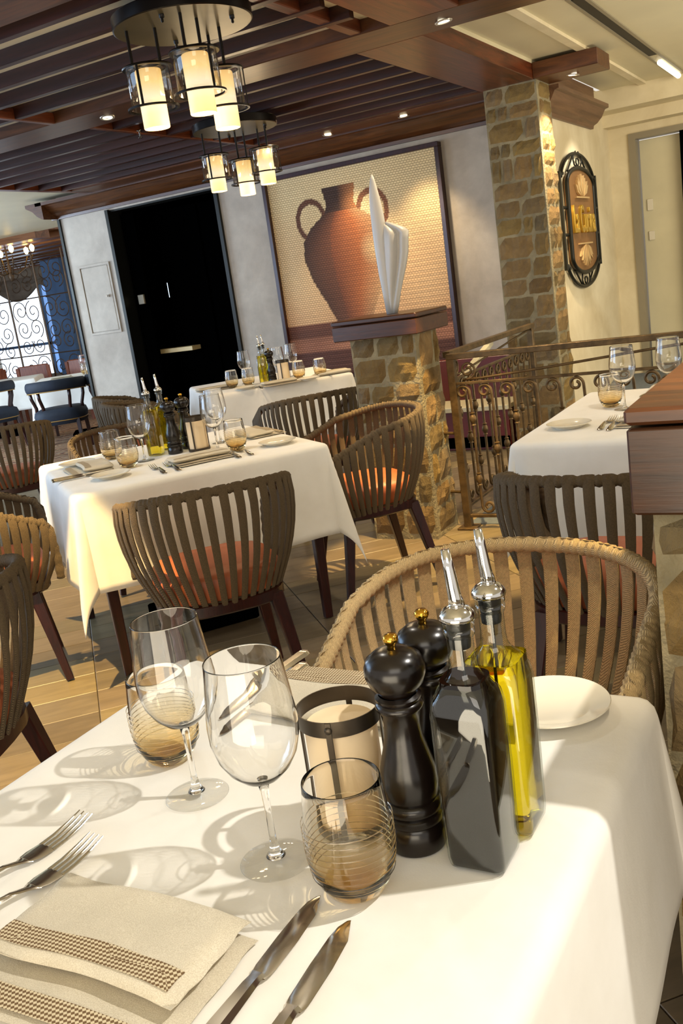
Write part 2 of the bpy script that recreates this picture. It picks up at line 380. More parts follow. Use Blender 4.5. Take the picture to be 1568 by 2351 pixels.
for y in [3.08+.27*k for k in range(5)]+[4.97+.27*k for k in range(7)]:
    if y < 4.4: obj('ceiling_batten', fin, None, ceiling, (-4.15, y, 0), 0)
    else:
        obj('ceiling_batten', MB().bbox(-1.95, 1.95, -.021, .021, 2.5, 2.566, .002), M['batten'], ceiling, (-4.25, y, 0))
for y0, y1 in ((2.95, 4.45), (4.775, 6.69)):
    beam(-4.17, -4.13, y0, y1, 2.497, 2.56, 'beamY', 'ceiling_cross_batten')
# cream soffit, slot vent, light tube on the right
struct(obj('trim_3', MB().box(-2, 3.2, 8.6, 9.1, 2.46, 2.63).box(-2, 3.2, 8.9, 9.1, 2.36, 2.47).box(-1.62, -1.56, 4.8, 8.6, 2.6, 2.625), M['plasterW']), 'cream soffit over the pale doorway')
vent = thing('slot_vent', 'long black slot vent in the cream ceiling at top right', 'vent', (-1.3, 6.6, 2.62))
obj('slot', MB().box(-.03, .03, -1.2, .9, -.004, .004), M['chromedark'], vent)
obj('flange', MB().box(-.05, -.03, -1.25, 2.0, -.008, .004).box(.03, .05, -1.25, 2.0, -.008, .004), M['silverframe'], vent)
tag(obj('linear_lamp', MB().tube([(-1.30, 7.75, 2.60), (-1.30, 8.55, 2.60)], .022, 12), M['tube'], smooth=40), 'glowing linear ceiling lamp in line with the slot vent', 'lamp')

# walls -----------------------------------------------------------
wm = MB(); Y0, Y1 = 7.2, 7.35
wm.box(-6.87, -6.25, Y0, Y1, 0, 2.6).box(-6.25, -4.99, Y0, Y1, 2.345, 2.6).box(-4.99, -2.2, Y0, Y1, 0, 2.6)
wall_b = struct(obj('wall_back', wm, M['plaster']), 'pale mottled plaster wall behind the tables')
struct(obj('trim_4', MB().box(-6.895, -6.865, 7.18, 7.36, 0, 2.4), M['blackiron']), 'dark metal edge on the end of the plaster wall')
cr = [(7.2, 2.36), (7.17, 2.36), (7.165, 2.385), (7.14, 2.39), (7.10, 2.41), (7.05, 2.45), (7.02, 2.485), (6.985, 2.49), (6.985, 2.52), (7.2, 2.52)]
crown = struct(obj('trim_5', MB().prism(cr, 0, -6.95, -2.28).prism([(-6.87, 2.36), (-6.9, 2.37), (-6.95, 2.40), (-7.0, 2.45), (-7.08, 2.49), (-7.08, 2.52), (-6.87, 2.52)], 1, 6.985, 7.36), M['beam']), 'dark timber crown moulding over the plaster wall')
struct(obj('trim_6', MB().box(-6.27, -6.235, 7.17, 7.37, 0, 2.35).box(-5.005, -4.97, 7.17, 7.37, 0, 2.35).box(-6.27, -4.97, 7.21, 7.37, 2.33, 2.35), M['blackiron']), 'dark edges of the unlit service opening')
struct(obj('wall_alcove', MB().box(-6.3, -6.25, 7.35, 8.4, 0, 2.5).box(-4.99, -4.94, 7.35, 8.4, 0, 2.5).box(-6.3, -4.94, 8.4, 8.45, 0, 2.5).box(-6.3, -4.94, 7.3, 8.4, 2.4, 2.45), M['black']), 'unlit black service opening')
struct(obj('door_1', MB().bbox(-6.22, -6.06, 7.32, 7.36, .02, 2.3).bbox(-6.05, -5.55, 7.62, 7.66, .02, 2.3).bbox(-5.54, -5.02, 7.64, 7.68, .02, 2.3), M['black']), 'black cupboard doors inside the service opening')
led = thing('cream_ledge', 'cream shelf edge inside the black opening', 'shelf', (-5.95, 7.45, .97))
obj('shelf_edge', MB().bbox(-.24, .22, -.01, .13, -.02, .022), M['cream'], led)
tag(obj('wall_plate', MB().bbox(-6.17, -6.10, 7.30, 7.325, 1.45, 1.54), M['silverframe']), 'small brass wall plate beside the black opening', 'socket')
hp = thing('door_handle', 'thin vertical steel handle in the black opening', 'handle', (-6.02, 7.6, 1.55))
obj('bar', MB().tube([(0, 0, -.07), (0, 0, .07)], .006, 8), M['chrome'], hp); obj('mount', MB().box(-.005, .005, 0, .03, -.06, -.05).box(-.005, .005, 0, .03, .05, .06), M['chrome'], hp)
# access hatch
h = thing('access_hatch', 'plaster coloured access hatch in the wall left of the black opening', 'hatch', (-6.55, 7.2, 1.555))
obj('panel', MB().bbox(-.17, .17, -.012, 0, -.31, .31, .004), M['plaster'], h)
obj('frame', MB().box(-.2, .2, -.016, 0, .315, .335).box(-.2, .2, -.016, 0, -.335, -.315).box(-.2, -.18, -.016, 0, -.315, .315).box(.18, .2, -.016, 0, -.315, .315), M['plaster'], h)
obj('latch', MB().lathe([(.0, 0), (.012, 0), (.014, .015), (.008, .03), (0, .03)], 12), M['chrome'], h, (.12, -.012, .02), rot=(R(90), 0, 0), smooth=40)

# sign wall, door wall
struct(obj('wall_right', MB().box(-2.2, -2.0, 6.9, 9.25, 0, 2.65), M['plasterW']), 'warm cream plaster wall carrying the oval sign')
dw = MB().box(-2.0, -1.83, 9.1, 9.25, 0, 2.65).box(-1.83, 3, 9.1, 9.25, 2.29, 2.65).box(.4, 3, 9.1, 9.25, 0, 2.65)
struct(obj('wall_doorway', dw, M['plasterW']), 'cream wall around the pale doorway')
door = struct(obj('door_2', MB().bbox(-1.76, -1.40, 9.2, 9.24, .17, 2.23).bbox(-1.33, -.6, 9.3, 9.34, .17, 2.23), M['doorcream']), 'pale door panel in grey frame')
obj('door_frame', MB().box(-1.83, -1.77, 9.08, 9.26, .17, 2.29).box(-1.77, .4, 9.08, 9.26, 2.24, 2.29), M['silverframe'], door)
obj('dark_mullion', MB().box(-1.40, -1.34, 9.1, 9.36, .17, 2.24).box(-.6, 0, 9.4, 9.44, .17, 2.24), M['black'], door)
obj('switch_plate', MB().bbox(-1.72, -1.67, 9.185, 9.2, 1.62, 1.72).bbox(-1.72, -1.67, 9.185, 9.2, 1.36, 1.44), M['china'], door)
cr2 = [(-2.0, 2.32), (-1.975, 2.32), (-1.97, 2.345), (-1.94, 2.36), (-1.90, 2.40), (-1.87, 2.455), (-1.84, 2.462), (-1.84, 2.49), (-2.0, 2.49)]
struct(obj('trim_7', MB().prism(cr2, 1, 6.95, 8.45).box(-2.0, -1.93, 6.95, 8.35, 2.49, 2.62), M['fascia']), 'brown timber crown moulding above the oval sign')

# ---------------------------------------------------------------- stone piers
def stone_mesh(w, hgt, d, seed):
    """face toward -Y, centred; rough rounded block"""
    rnd = random.Random(seed); mb = MB(); nx, nz = 6, 4
    def J(a): return (rnd.random()-.5)*a
    g = []
    for k in range(nz):
        row = []
        for i in range(nx):
            x = (i/(nx-1)-.5)*w; z = (k/(nz-1)-.5)*hgt; e = (i in (0, nx-1)) or (k in (0, nz-1))
            row.append((x+J(.008), (.013 if e else J(.014)), z+J(.007)))
        g.append(row)
    vs = [p for r in g for p in r]; N = len(vs); back = [(x, d, z) for x, _, z in vs]
    fs = [(k*nx+i, k*nx+i+1, (k+1)*nx+i+1, (k+1)*nx+i) for k in range(nz-1) for i in range(nx-1)]
    rim = [i for i in range(nx)]+[k*nx+nx-1 for k in range(1, nz)]+[(nz-1)*nx+i for i in range(nx-2, -1, -1)]+[k*nx for k in range(nz-2, 0, -1)]
    fs += [(rim[a], rim[(a+1) % len(rim)], N+a+1 if False else N+rim[(a+1) % len(rim)], N+rim[a]) for a in range(len(rim))]
    mb.add(vs+back, fs); return mb
def pier(name, label, cat, x0, x1, y0, y1, z1, sides, group=None, seed=1, zmin=0, structure=False):
    rnd = random.Random(seed)
    core = MB(); N = 26
    base = thing(name, label, cat, ((x0+x1)/2, (y0+y1)/2, 0))
    if structure: del base['category']; base['kind'] = 'structure'
    cx, cy = (x0+x1)/2, (y0+y1)/2
    core.box(x0-cx, x1-cx, y0-cy, y1-cy, 0, z1)
    obj('mortar_core', core, M['mortar'], base)
    for side in sides:
        z = .02
        if side == 'F': a0, a1, put = x0, x1, lambda c, zz: ((c-cx, y0-cy-.012, zz), 0)
        elif side == 'R': a0, a1, put = y0+.03, y1, lambda c, zz: ((x1-cx+.012, c-cy, zz), R(90))
        else: a0, a1, put = -y1, -y0-.03, lambda c, zz: ((x0-cx-.012, -c-cy, zz), R(-90))
        while z < z1-.03:
            hgt = rnd.choice((.10, .12, .14, .16, .17)); hgt = min(hgt, z1-z)
            if z1-z-hgt < .05: hgt = z1-z
            a = a0+.0
            while a < a1-.02:
                w_ = rnd.choice((.08, .14, .19, .23, .26)); w_ = min(w_, a1-a)
                if a1-a-w_ < .06: w_ = a1-a
                if z+hgt > zmin:
                    g = .0055
                    loc, rz = put(a+w_/2, z+hgt/2)
                    o = obj('stone', stone_mesh(w_-2*g, hgt-2*g, .04, rnd.random()), M['stone'], base, loc, rz)
                a += w_
            z += hgt
    return base
column = pier('stone_column', 'tall fieldstone column rising to the ceiling beam', 'column', -2.28, -1.91, 6.65, 6.97, 2.5, 'FR', seed=3)
p1 = pier('stone_pier', 'low fieldstone pier topped by the wooden cap with sculpture', 'pier', -2.33, -1.965, 4.34, 4.62, 1.075, 'FR', seed=5)
def cap(base, x0, x1, y0, y1, z0, z1, cx, cy):
    obj('wooden_cap', MB().bbox(x0-cx, x1-cx, y0-cy, y1-cy, z0, z1-.028, .004), M['capwood'], base)
    obj('cap_board', MB().bbox(x0-.002-cx, x1+.002-cx, y0-.002-cy, y1+.002-cy, z1-.024, z1, .005), M['capwood'], base)
cap(p1, -2.40, -1.925, 4.29, 4.70, 1.072, 1.176, -2.1475, 4.48)
p2 = pier('stone_pier', 'near stone pier at the right edge behind the front table, under a wooden cap', 'pier', -.268, .25, 1.335, 2.0, .982, 'FL', seed=9, zmin=.2)
cap(p2, -.290, .3, 1.30, 2.05, .982, 1.134, -.009, 1.6675)

p3 = pier('stone_pier', 'unseen low return of the near stone pier, placed to shade the front table', 'pier', -.02, .5, 1.06, 1.28, .985, 'L', seed=12)  # unseen, placed so its cap throws the shadow edge on the front table
cap(p3, -.11, .55, 1.02, 1.29, .985, 1.134, .24, 1.17)
# ---------------------------------------------------------------- mural
mw, mh = 1.56, 1.66; mx0, mz0 = -4.44, .62
def mural_col(u_, v_):
    def mixc(a, b, t): t = max(0, min(1, t)); return tuple(a[i]*(1-t)+b[i]*t for i in range(3))
    def hx(h): return lin(h)[:3]
    nz = noise.noise(Vector((u_*3, v_*3, 0)))
    bg = mixc(hx('d9a878'), hx('f0d9a6'), (v_-.2)*1.4+nz*.3)
    if v_ < .27: bg = mixc(hx('6a3a26'), hx('7d4a30'), .5+nz)
    if .12 < v_ < .2: bg = mixc(hx('b27a5c'), hx('9c6448'), .5+nz)
    if v_ < .12: bg = hx('5f3422')
    # jug silhouette: half-width by height
    pts = [(.20, .10), (.27, .11), (.36, .155), (.48, .225), (.60, .262), (.68, .25), (.74, .20), (.80, .10), (.84, .082), (.90, .095), (.92, .10)]
    c = .43; hw = 0
    for (a, wa), (b, wb) in zip(pts, pts[1:]):
        if a <= v_ <= b: hw = wa+(wb-wa)*(v_-a)/(b-a)
    s = (u_-c)/hw if hw else 9
    col = bg; e = noise.noise(Vector((u_*40, v_*40, 2)))*.02
    if hw and abs(s) < 1+e:
        t_ = (s+1)/2
        col = mixc(hx('4f331f'), hx('6e4128'), t_*3) if t_ < .33 else mixc(hx('7a4426'), hx('b56a38'), (t_-.33)*3) if t_ < .66 else mixc(hx('b56a38'), hx('caa070'), (t_-.66)*3)
        if v_ > .8: col = mixc(hx('432a1a'), hx('b87a48'), (t_-.45)*2)
        if v_ < .4: col = mixc(col, hx('6d4029'), (.4-v_)*3)
        d = math.hypot((u_-.60)/.09, (v_-.60)/.09)
        if d < 1: col = mixc(hx('e3c592'), col, d)
    for sx in (-1, 1):
        hxp, hy = c+sx*.185, .78
        d = math.hypot((u_-hxp)/.095, (v_-hy)/.105)
        if .72 < d < 1 and abs(s) > .98: col = hx('6b4228') if sx < 0 else hx('8e5a38')
    if v_ < .27 and u_ < .5 and abs(s) > 1: col = mixc(col, hx('4f2c1c'), .5*max(0, 1-abs(v_-.22)/.06))
    return col
mur = thing('framed_mural', 'large dark-framed woven mural of a two-handled jug', 'artwork', (mx0+mw/2, 7.19, mz0+mh/2))
mb = MB(); NU, NV = 150, 160; mb.grid(NU, NV, lambda a, b: ((a-.5)*mw, -.02-.003*abs(sin(b*NV*pi/4)), (b-.5)*mh))
me = mb.mesh('mural_canvas', bpy.data.materials.new('tmp'), True)
at = me.color_attributes.new('Col', 'FLOAT_COLOR', 'POINT')
for j in range(NV):
    for i in range(NU): at.data[j*NU+i].color = mural_col(i/(NU-1), j/(NV-1))+(1,)
t = NT('woven_mural'); vc = t.new('ShaderNodeVertexColor'); vc.layer_name = 'Col'
mp = t.new('ShaderNodeMapping'); mp.inputs['Rotation'].default_value = (R(90), 0, 0); t.l(t.tc.outputs['Object'], mp.inputs[0])
br = t.new('ShaderNodeTexBrick'); br.inputs['Scale'].default_value = 19; br.inputs['Mortar Size'].default_value = .045; br.inputs['Mortar Smooth'].default_value = .8
br.inputs['Brick Width'].default_value = .5; br.inputs['Row Height'].default_value = .33
br.inputs['Color1'].default_value = (1, 1, 1, 1); br.inputs['Color2'].default_value = (.9, .88, .86, 1); br.inputs['Mortar'].default_value = (.42, .34, .27, 1)
t.l(mp.outputs[0], br.inputs[0]); t.base(t.mix(vc.outputs[0], br.outputs[0], .75, 'MULTIPLY')); t.bump(br.outputs[0], .8, .01); t.set(Roughness=.7)
me.materials.clear(); me.materials.append(t.m)
obj('canvas', me, None, mur)
fr = MB(); a, b = mw/2, mh/2; f = .035
fr.bbox(-a-f, a+f, -.06, .01, b, b+f).bbox(-a-f, a+f, -.06, .01, -b-f, -b).bbox(-a-f, -a, -.06, .01, -b, b).bbox(a, a+f, -.06, .01, -b, b)
obj('frame', fr, M['leg'], mur)

# ---------------------------------------------------------------- oval sign
sg = thing('oval_wall_sign', 'arched bronze and iron restaurant sign on the cream wall', 'sign', (-2.0, 7.83, 1.585))
def stadium(hw, z0, z1, n=20):
    """closed outline: pointed-round arches above and below straight sides"""
    P = []
    hs = .27; q = z1-hs
    for i in range(n+1):
        a = pi*i/n; P.append((hw*cos(a), hs+q*sin(a)))
    for i in range(n+1):
        a = pi+pi*i/n; P.append((hw*cos(a), -hs+q*sin(a)))
    return P
SP = stadium(.40, 0, .40)
obj('panel', MB().prism([(y, z) for y, z in SP], 0, .012, .035), M['signboard'], sg)
obj('panel_rim', MB().tube([(.035, y, z) for y, z in SP], .017, 8, closed=True), M['blackiron'], sg, smooth=True)
outer = []
for i in range(21):
    a = pi*.08+pi*.84*i/20; outer.append((.02, .52*cos(a), .26+.25*sin(a)))
outb = [(.02, y, -z) for _, y, z in outer]
for pts in (outer, outb): obj('arch', MB().tube(pts, .014, 8), M['blackiron'], sg, smooth=True)
for s in (-1, 1):
    obj('side_bar', MB().bar((.02, s*.54, -.36), (.02, s*.54, .36), .024), M['blackiron'], sg)
    obj('shoulder', MB().bar((.02, s*.54, .33), (.02, s*.44, .35), .02).bar((.02, s*.54, -.33), (.02, s*.44, -.35), .02), M['blackiron'], sg)
    for z in (.1, -.1): obj('spacer', MB().tube([(.02, s*.40, z), (.02, s*.54, z)], .012, 8), M['blackiron'], sg)
    for zz in (-1, 1):
        obj('strut', MB().tube([(.02, s*.30, zz*.37), (.02, s*.10, zz*.50)], .008, 6), M['blackiron'], sg)
        obj('scroll', MB().tube([(.025, s*.02+s*(.015+.010*k)*cos(k*.7), zz*.455+(.005+.006*k)*sin(k*.7)) for k in range(12)], .006, 6), M['blackiron'], sg, smooth=True)
def text(body, size, y, z, sx=1, m='gold'):
    cu = bpy.data.curves.new('lettering', 'FONT'); cu.body = body; cu.size = size; cu.extrude = .012; cu.bevel_depth = .004
    cu.align_x = 'CENTER'; cu.align_y = 'CENTER'; cu.offset = .001
    to = bpy.data.objects.new('tmp_text', cu); COL.objects.link(to); dg = bpy.context.evaluated_depsgraph_get()
    me = bpy.data.meshes.new_from_object(to.evaluated_get(dg)); bpy.data.objects.remove(to); bpy.data.curves.remove(cu)
    me.materials.clear(); me.materials.append(M[m])
    o = obj('lettering', me, None, sg, (.04, y, z), rot=(R(90), 0, R(90))); o.scale = (sx, 1, 1); return o
text('La Cucina', .29, 0, .0, .58)
for s in (1, -1):
    lf = MB()
    for k in range(-4, 5):
        a = k*.24; ln = .165*(1-.03*abs(k)); c0 = (sin(a)*.05, .015); tip = (sin(a)*ln*1.6, .02+cos(a)*ln)
        d = Vector((tip[0]-c0[0], tip[1]-c0[1])); nn = Vector((-d.y, d.x)).normalized()*.026; m_ = Vector(c0)+d*.55
        poly = [c0, tuple(m_-nn), tip, tuple(m_+nn)]
        lf.prism([(p[0], p[1]*s) for p in poly], 0, .035, .05+.004*(k % 2))
    lf.prism([(-.2, 0), (.2, 0), (.2, .012*s), (-.2, .012*s)], 0, .035, .052)
    obj('wheat_relief', lf, M['goldpale'], sg, (0, 0, .17*s))
light('SPOT', 'sign_wash', (-1.55, 7.7, 2.4), 22, WHITE, (-2.0, 7.9, 1.4), .03, spot=85, blend=.6)

# ---------------------------------------------------------------- railings
def spiral(cx, cz, r0, r1, a0, turns, n=22):
    return [(cx+(r0+(r1-r0)*i/n)*cos(a0+turns*2*pi*i/n), 0, cz+(r0+(r1-r0)*i/n)*sin(a0+turns*2*pi*i/n)) for i in range(n+1)]
def baluster(k):
    mb = MB()
    hook = [(-.038+.036*(1-.68*i/26)*cos(2*pi*1.2*i/26), 0, .733+.036*(1-.68*i/26)*sin(2*pi*1.2*i/26)) for i in range(27)][::-1]
    foot = [(.040-.036*(1-.68*i/26)*cos(2*pi*1.15*i/26), 0, .120-.036*(1-.68*i/26)*sin(2*pi*1.15*i/26)) for i in range(27)]
    pts = hook+[(0, 0, .70), (.002, 0, .64), (.002, 0, .5), (.002, 0, .35), (.003, 0, .22), (.003, 0, .16)]+foot
    mb.tube(pts, [.0078]*len(pts), 7)
    for z in ((.59, .27) if k % 2 == 0 else (.43,)):
        mb.lathe([(.005, -.036), (.0145, -.032), (.010, -.024), (.0165, -.013), (.0195, 0), (.0165, .013), (.010, .024), (.0145, .032), (.005, .036)], 10, (.002, 0, z))
    return mb
BAL = [baluster(k).mesh('baluster', M['iron'], 50) for k in range(4)]
def railing(name, label, loc, rz, length, posts, n, flip):
    r = thing(name, label, 'railing', loc, rz)
    obj('top_rail', MB().bbox(-.02, length, -.022, .022, .906, .936, .003), M['iron'], r)
    obj('middle_rail', MB().bbox(0, length, -.010, .010, .772, .786, .002), M['iron'], r)
    obj('bottom_rail', MB().bbox(0, length, -.015, .015, .062, .078, .002), M['iron'], r)
    for x in posts:
        p = obj('post', MB().bbox(x-.02, x+.02, -.02, .02, .01, .91, .003), M['iron'], r)
        obj('base_plate', MB().bbox(x-.05, x+.05, -.05, .05, 0, .012, .003), M['iron'], p)
    sc = spiral(.085, .845, .012, .045, R(120), -1.6, 30)
    sc = [(x, 0, z) for x, _, z in sc]
    e = sc[-1]
    obj('scroll_bar', MB().tube(sc+[(.06, 0, .797), (.16, 0, .800), (.5, 0, .825), (1.0, 0, .868), (min(1.5, length), 0, .905)], .0065, 8), M['iron'], r, smooth=True)
    for i in range(n):
        x = .085+.118*i
        if x > length-.05: break
        obj('baluster', BAL[i % 4], None, r, (x, 0, 0))
    return r
rf = railing('iron_railing', 'bronzed iron railing with scrolled balusters in front of the raised corridor', (-1.873, 4.55, 0), 0, 2.2, (0, 2.0), 18, 1)
rs = railing('iron_railing', 'side railing running back from the low pier to the stone column', (-1.95, 4.70, 0), R(90), 1.5, (1.46,), 12, 1)
# clip brackets of front post
for z in (.52, .20): obj('bracket', MB().tube([(-.09, .02, z), (-.02, 0, z)], .008, 6), M['iron'], rf)

# banquette area behind the side railing
bq = thing('red_banquette', 'dark red panelled bench seen through the side railing', 'bench', (-2.75, 6.75, 0))
obj('back_panel', MB().bbox(-.75, .42, .28, .36, 0, .66), M['darkred'], bq)
obj('seat_box', MB().bbox(-.75, .42, -.1, .28, 0, .30), M['darkred'], bq)
obj('seat_edge', MB().bbox(-.75, .43, -.13, .3, .30, .335), M['doorcream'], bq)
obj('lower_kick', MB().bbox(-.75, .42, -.12, -.1, .02, .1), M['black'], bq)
hr = obj('handrail', MB().bar((-1.98, 4.9, .74), (-2.4, 6.62, .80), .04), M['doorcream'])
tag(hr, 'pale sloping handrail behind the side railing', 'handrail')

# ================================================================ CHAIRS
def rimpts(n):
    """centre line of the top rim from front left arm round the back to front right"""
    out = []
    for i in range(n+1):
        s = -1+2*i/n; a = abs(s); sg_ = -1 if s < 0 else 1
        if a < .52:
            ph = a/.52*pi/2; x = .285*sin(ph)**.9 if ph > 0 else 0; y = -.27*cos(ph)**.75 if ph < pi/2 else 0
            z = .79-.045*(a/.52)**2.2
        elif a < .86:
            t_ = (a-.52)/.34; x = .285-.015*t_; y = .235*t_; z = .745-.095*t_
        else:
            t_ = (a-.86)/.14; ph = t_*pi/2; x = .27-.02*t_; y = .235+.028*sin(ph*1.25); z = .65-.225*(1-cos(ph))**.9
        out.append((sg_*x, y, z))
    return out
def bottompt(s):
    a = abs(s); sg_ = -1 if s < 0 else 1
    if a < .52: ph = a/.52*pi/2; x = .198*sin(ph); y = -.175*cos(ph)**.8 if ph < pi/2 else 0
    else: t_ = min(1, (a-.52)/.42); x = .198; y = .205*t_
    return Vector((sg_*x, y, .395))
def smooth_rim(n):
    p = [Vector(q) for q in rimpts(n)]
    for _ in range(3): p = [p[0]]+[(p[i-1]+p[i]*2+p[i+1])/4 for i in range(1, n)]+[p[-1]]
    return p
def make_chair(label, rope='rope'):
    c = thing('rope_armchair', label, 'chair')
    N = 400; P = smooth_rim(N)
    rad = [.0145+.0016*sin(i*2*pi/4.0) for i in range(N+1)]
    obj('top_rim', MB().tube(P, [r_*1.08 for r_ in rad], 10), M[rope], c, smooth=True)
    lowf = [bottompt(-1+2*i/48) for i in range(49)]
    obj('lower_frame', MB().tube(lowf, .016, 8), M[rope], c, smooth=True)
    NS = 38
    for k in range(NS):
        s = -.90+1.80*k/(NS-1); i = int((s+1)/2*N); a = P[i]; b = bottompt(s)
        if a.z < .5: continue
        rings = []; tang = (P[min(N, i+3)]-P[max(0, i-3)]); tang.z = 0; tang.normalize()
        out = Vector((a.x, a.y, 0)).normalized()
        for q in range(8):
            t_ = q/7
            bow = .030*sin(pi*t_)**.8+ (.012 if q in (0,) else .014)
            c0 = a.lerp(b, t_)+out*bow
            if q == 0: c0.z += .004
            if q == 7: c0 = c0 + Vector((0, 0, -.012))
            w_ = (.0150*(1-t_)+.0100*t_); th = .0042
            d_ = (b-a).normalized(); nrm = tang.cross(d_).normalized()
            if nrm.dot(out) < 0: nrm = -nrm
            rings.append([c0+tang*w_*x+nrm*th*y for x, y in ((-1, -.4), (-.6, -1), (.6, -1), (1, -.4), (1, .4), (.6, 1), (-.6, 1), (-1, .4))])
        # wrap over the rim
        top = [[p+Vector((0, 0, .012))-out*.012 for p in rings[0]]]
        obj('rope_strap', MB().loft(top+rings), M[rope], c, smooth=50)
    def D(sc, z):
        R_ = []
        for i in range(28):
            a = 2*pi*i/28; x = .215*sc*(abs(cos(a))**.6)*(1 if cos(a) > 0 else -1); y = .21*sc*(abs(sin(a))**.7)*(1 if sin(a) > 0 else -1)
            R_.append((x, y+.015, z))
        return R_
    obj('seat_cushion', MB().loft([D(.9, .405), D(.97, .415), D(1.0, .455), D(1, .485), D(.93, .500), D(.5, .510)]), M['orange'], c, smooth=60)
    obj('seat_base', MB().loft([D(.97, .362), D(1.02, .37), D(1.02, .403), D(.98, .405)]), M['leg'], c, smooth=40)
    for sx, sy in ((-1, -1), (1, -1), (1, 1), (-1, 1)):
        obj('leg', MB().bar((sx*.165, sy*.15, .385), (sx*.215, sy*(.235 if sy < 0 else .215), .006), .046, .028), M['leg'], c)
    return c
def place(proto, first, loc, deg, label):
    if first: proto.location = loc; proto.rotation_euler = (0, 0, R(deg-90)); proto['label'] = label; return proto
    return dup(proto, loc, R(deg-90), label)
# deg = direction the chair faces
chair = make_chair('', 'rope'); G = 'place'
place(chair, True, (-1.97, 2.47, 0), 137, 'brown rope armchair with its back to us at the near side of the middle table')
place(chair, False, (-1.985, 3.655, 0), 228, 'rope armchair with terracotta seat seen from its open side right of the middle table')
place(chair, False, (-2.80, 4.62, 0), 140, 'rope armchair pulled up to the back table in front of the mural')
place(chair, False, (-4.85, 5.45, 0), 50, 'rope armchair left of the back table nearest the black opening')
place(chair, False, (-4.35, 5.0, 0), 50, 'rope armchair behind the middle table bottles, in front of another like it')
place(chair, False, (-3.31, 3.64, 0), -37, 'rope armchair half hidden behind the far left corner of the middle table')
place(chair, False, (-4.88, 4.22, 0), 145, 'rope armchair cut by the left edge, above the orange seated one')
place(chair, False, (-3.055, 2.41, 0), 50, 'rope armchair with bright orange seat at the left edge beside the middle table')
place(chair, False, (-2.045, 1.35, 0), 205, 'nearest rope armchair on the left edge, mostly out of the picture')
place(chair, False, (-.635, 2.57, 0), 90, 'dark rope armchair with its back to us at the right table')
place(chair, False, (-.50, 4.19, 0), 266, 'rope armchair top just showing beyond the right table')
c2 = make_chair('', 'ropeLit')
place(c2, True, (-.597, 1.50, 0), 270, 'rope armchair in a lamplit tone behind the front table, behind the oil bottles')

# ================================================================ TABLES
def cloth(a, b, drop, seed=1, flare=.10, nfold=5, N=73, amp=.018, ck=.2):
    rnd = random.Random(seed); ph = [rnd.random()*6 for _ in range(8)]
    r0 = .022
    def bend(s):
        if s <= 0: return 0, 0
        if s < r0*pi/2: an = s/r0; return r0*sin(an), -(r0-r0*cos(an))
        return r0, -r0-(s-r0*pi/2)
    mb = MB()
    la, lb = a+drop, b+drop
    def fn(p, q):
        U = (p*2-1)*la; V = (q*2-1)*lb; du = abs(U)-a; dv = abs(V)-b; su = 1 if U > 0 else -1; sv = 1 if V > 0 else -1
        if du <= 0 and dv <= 0: return (U, V, 0)
        if du > 0 and dv > 0:
            r = math.hypot(du, dv); th = atan2(dv, du)
            k = flare+(ck-flare)*sin(2*th)**2
            h_, z = bend(r); out = h_+max(0, r-.02)*k; z = z*sqrt(1-k*k)
            d = (th/(pi/2)); s_ = d*d*(3-2*d); an = s_*pi/2
            # pull the corner flaps together into one outward fold
            an = pi/4+(an-pi/4)*(1-.55*sin(2*th)**2*min(1, r/drop)) if 0 < th < pi/2 else an
            return (su*(a+out*cos(an)), sv*(b+out*sin(an)), z)
        if du > 0:
            h_, z = bend(du); e = (du/drop); f_ = amp*e*sin(V*nfold*2+ph[0 if su > 0 else 1])*(1-(abs(V)/b)**4)
            return (su*(a+h_+du*flare+f_), V, z)
        h_, z = bend(dv); e = (dv/drop); f_ = amp*e*sin(U*nfold*2+ph[2 if sv > 0 else 3])*(1-(abs(U)/a)**4)
        return (U, sv*(b+h_+dv*flare+f_), z)
    # non uniform grid: dense near the edge
    def ax(L, h):
        k1 = [-L+ (L-h)*(i/14) for i in range(14)]; e = [-h-r0*1.57*(1-i/3) for i in range(0, 3)]
        k1 = [x for x in k1 if x < e[0]-1e-4]
        mid = [-h+2*h*i/22 for i in range(23)]
        return k1+e+mid+[-x for x in reversed(k1+e)]
    xs, ys = ax(la, a), ax(lb, b); nx, ny = len(xs), len(ys)
    vs = [fn((x/la+1)/2, (y/lb+1)/2) for y in ys for x in xs]
    mb.add(vs, [(j*nx+i, j*nx+i+1, (j+1)*nx+i+1, (j+1)*nx+i) for j in range(ny-1) for i in range(nx-1)])
    return mb
def table(label, clabel, loc, deg, a, b, drop, seed, legs=True, amp=.018, ped=True):
    t_ = thing('dining_table', label, 'table', (loc[0], loc[1], 0), R(deg), None)
    obj('tabletop', MB().bbox(-a+.006, a-.006, -b+.006, b-.006, .715, .743, .004), M['leg'], t_)
    if legs:
        for sx in (-1, 1):
            for sy in (-1, 1): obj('leg', MB().bar((sx*(a-.055), sy*(b-.055), .715), (sx*(a-.06), sy*(b-.06), .004), .05, .034), M['leg'], t_)
    if ped:
        obj('floor_box', MB().bbox(-.2, .2, -.2, .2, .002, .07, .006), M['black'], t_)
    c = obj('tablecloth', cloth(a, b, drop, seed, amp=amp), M['cloth'], None, (loc[0], loc[1], .75), R(deg), smooth=True)
    sd = c.modifiers.new('thick', 'SOLIDIFY'); sd.thickness = .0015; sd.offset = -1
    tag(c, clabel, 'tablecloth'); return t_
table('front table with dark legs under a white cloth', 'white cloth on the front table under the oil bottles', (-.655, .815), 0, .378, .385, .29, 1, ped=False, amp=.006)
table('middle dining table with dark tapered legs', 'white cloth on the middle table with pointed hanging corners', (-2.61, 3.13), 53, .49, .49, .38, 5)
table('right dining table behind the iron railing corner', 'white cloth on the right table before the iron railing', (-.50, 3.58), 0, .55, .53, .36, 8, amp=.022)
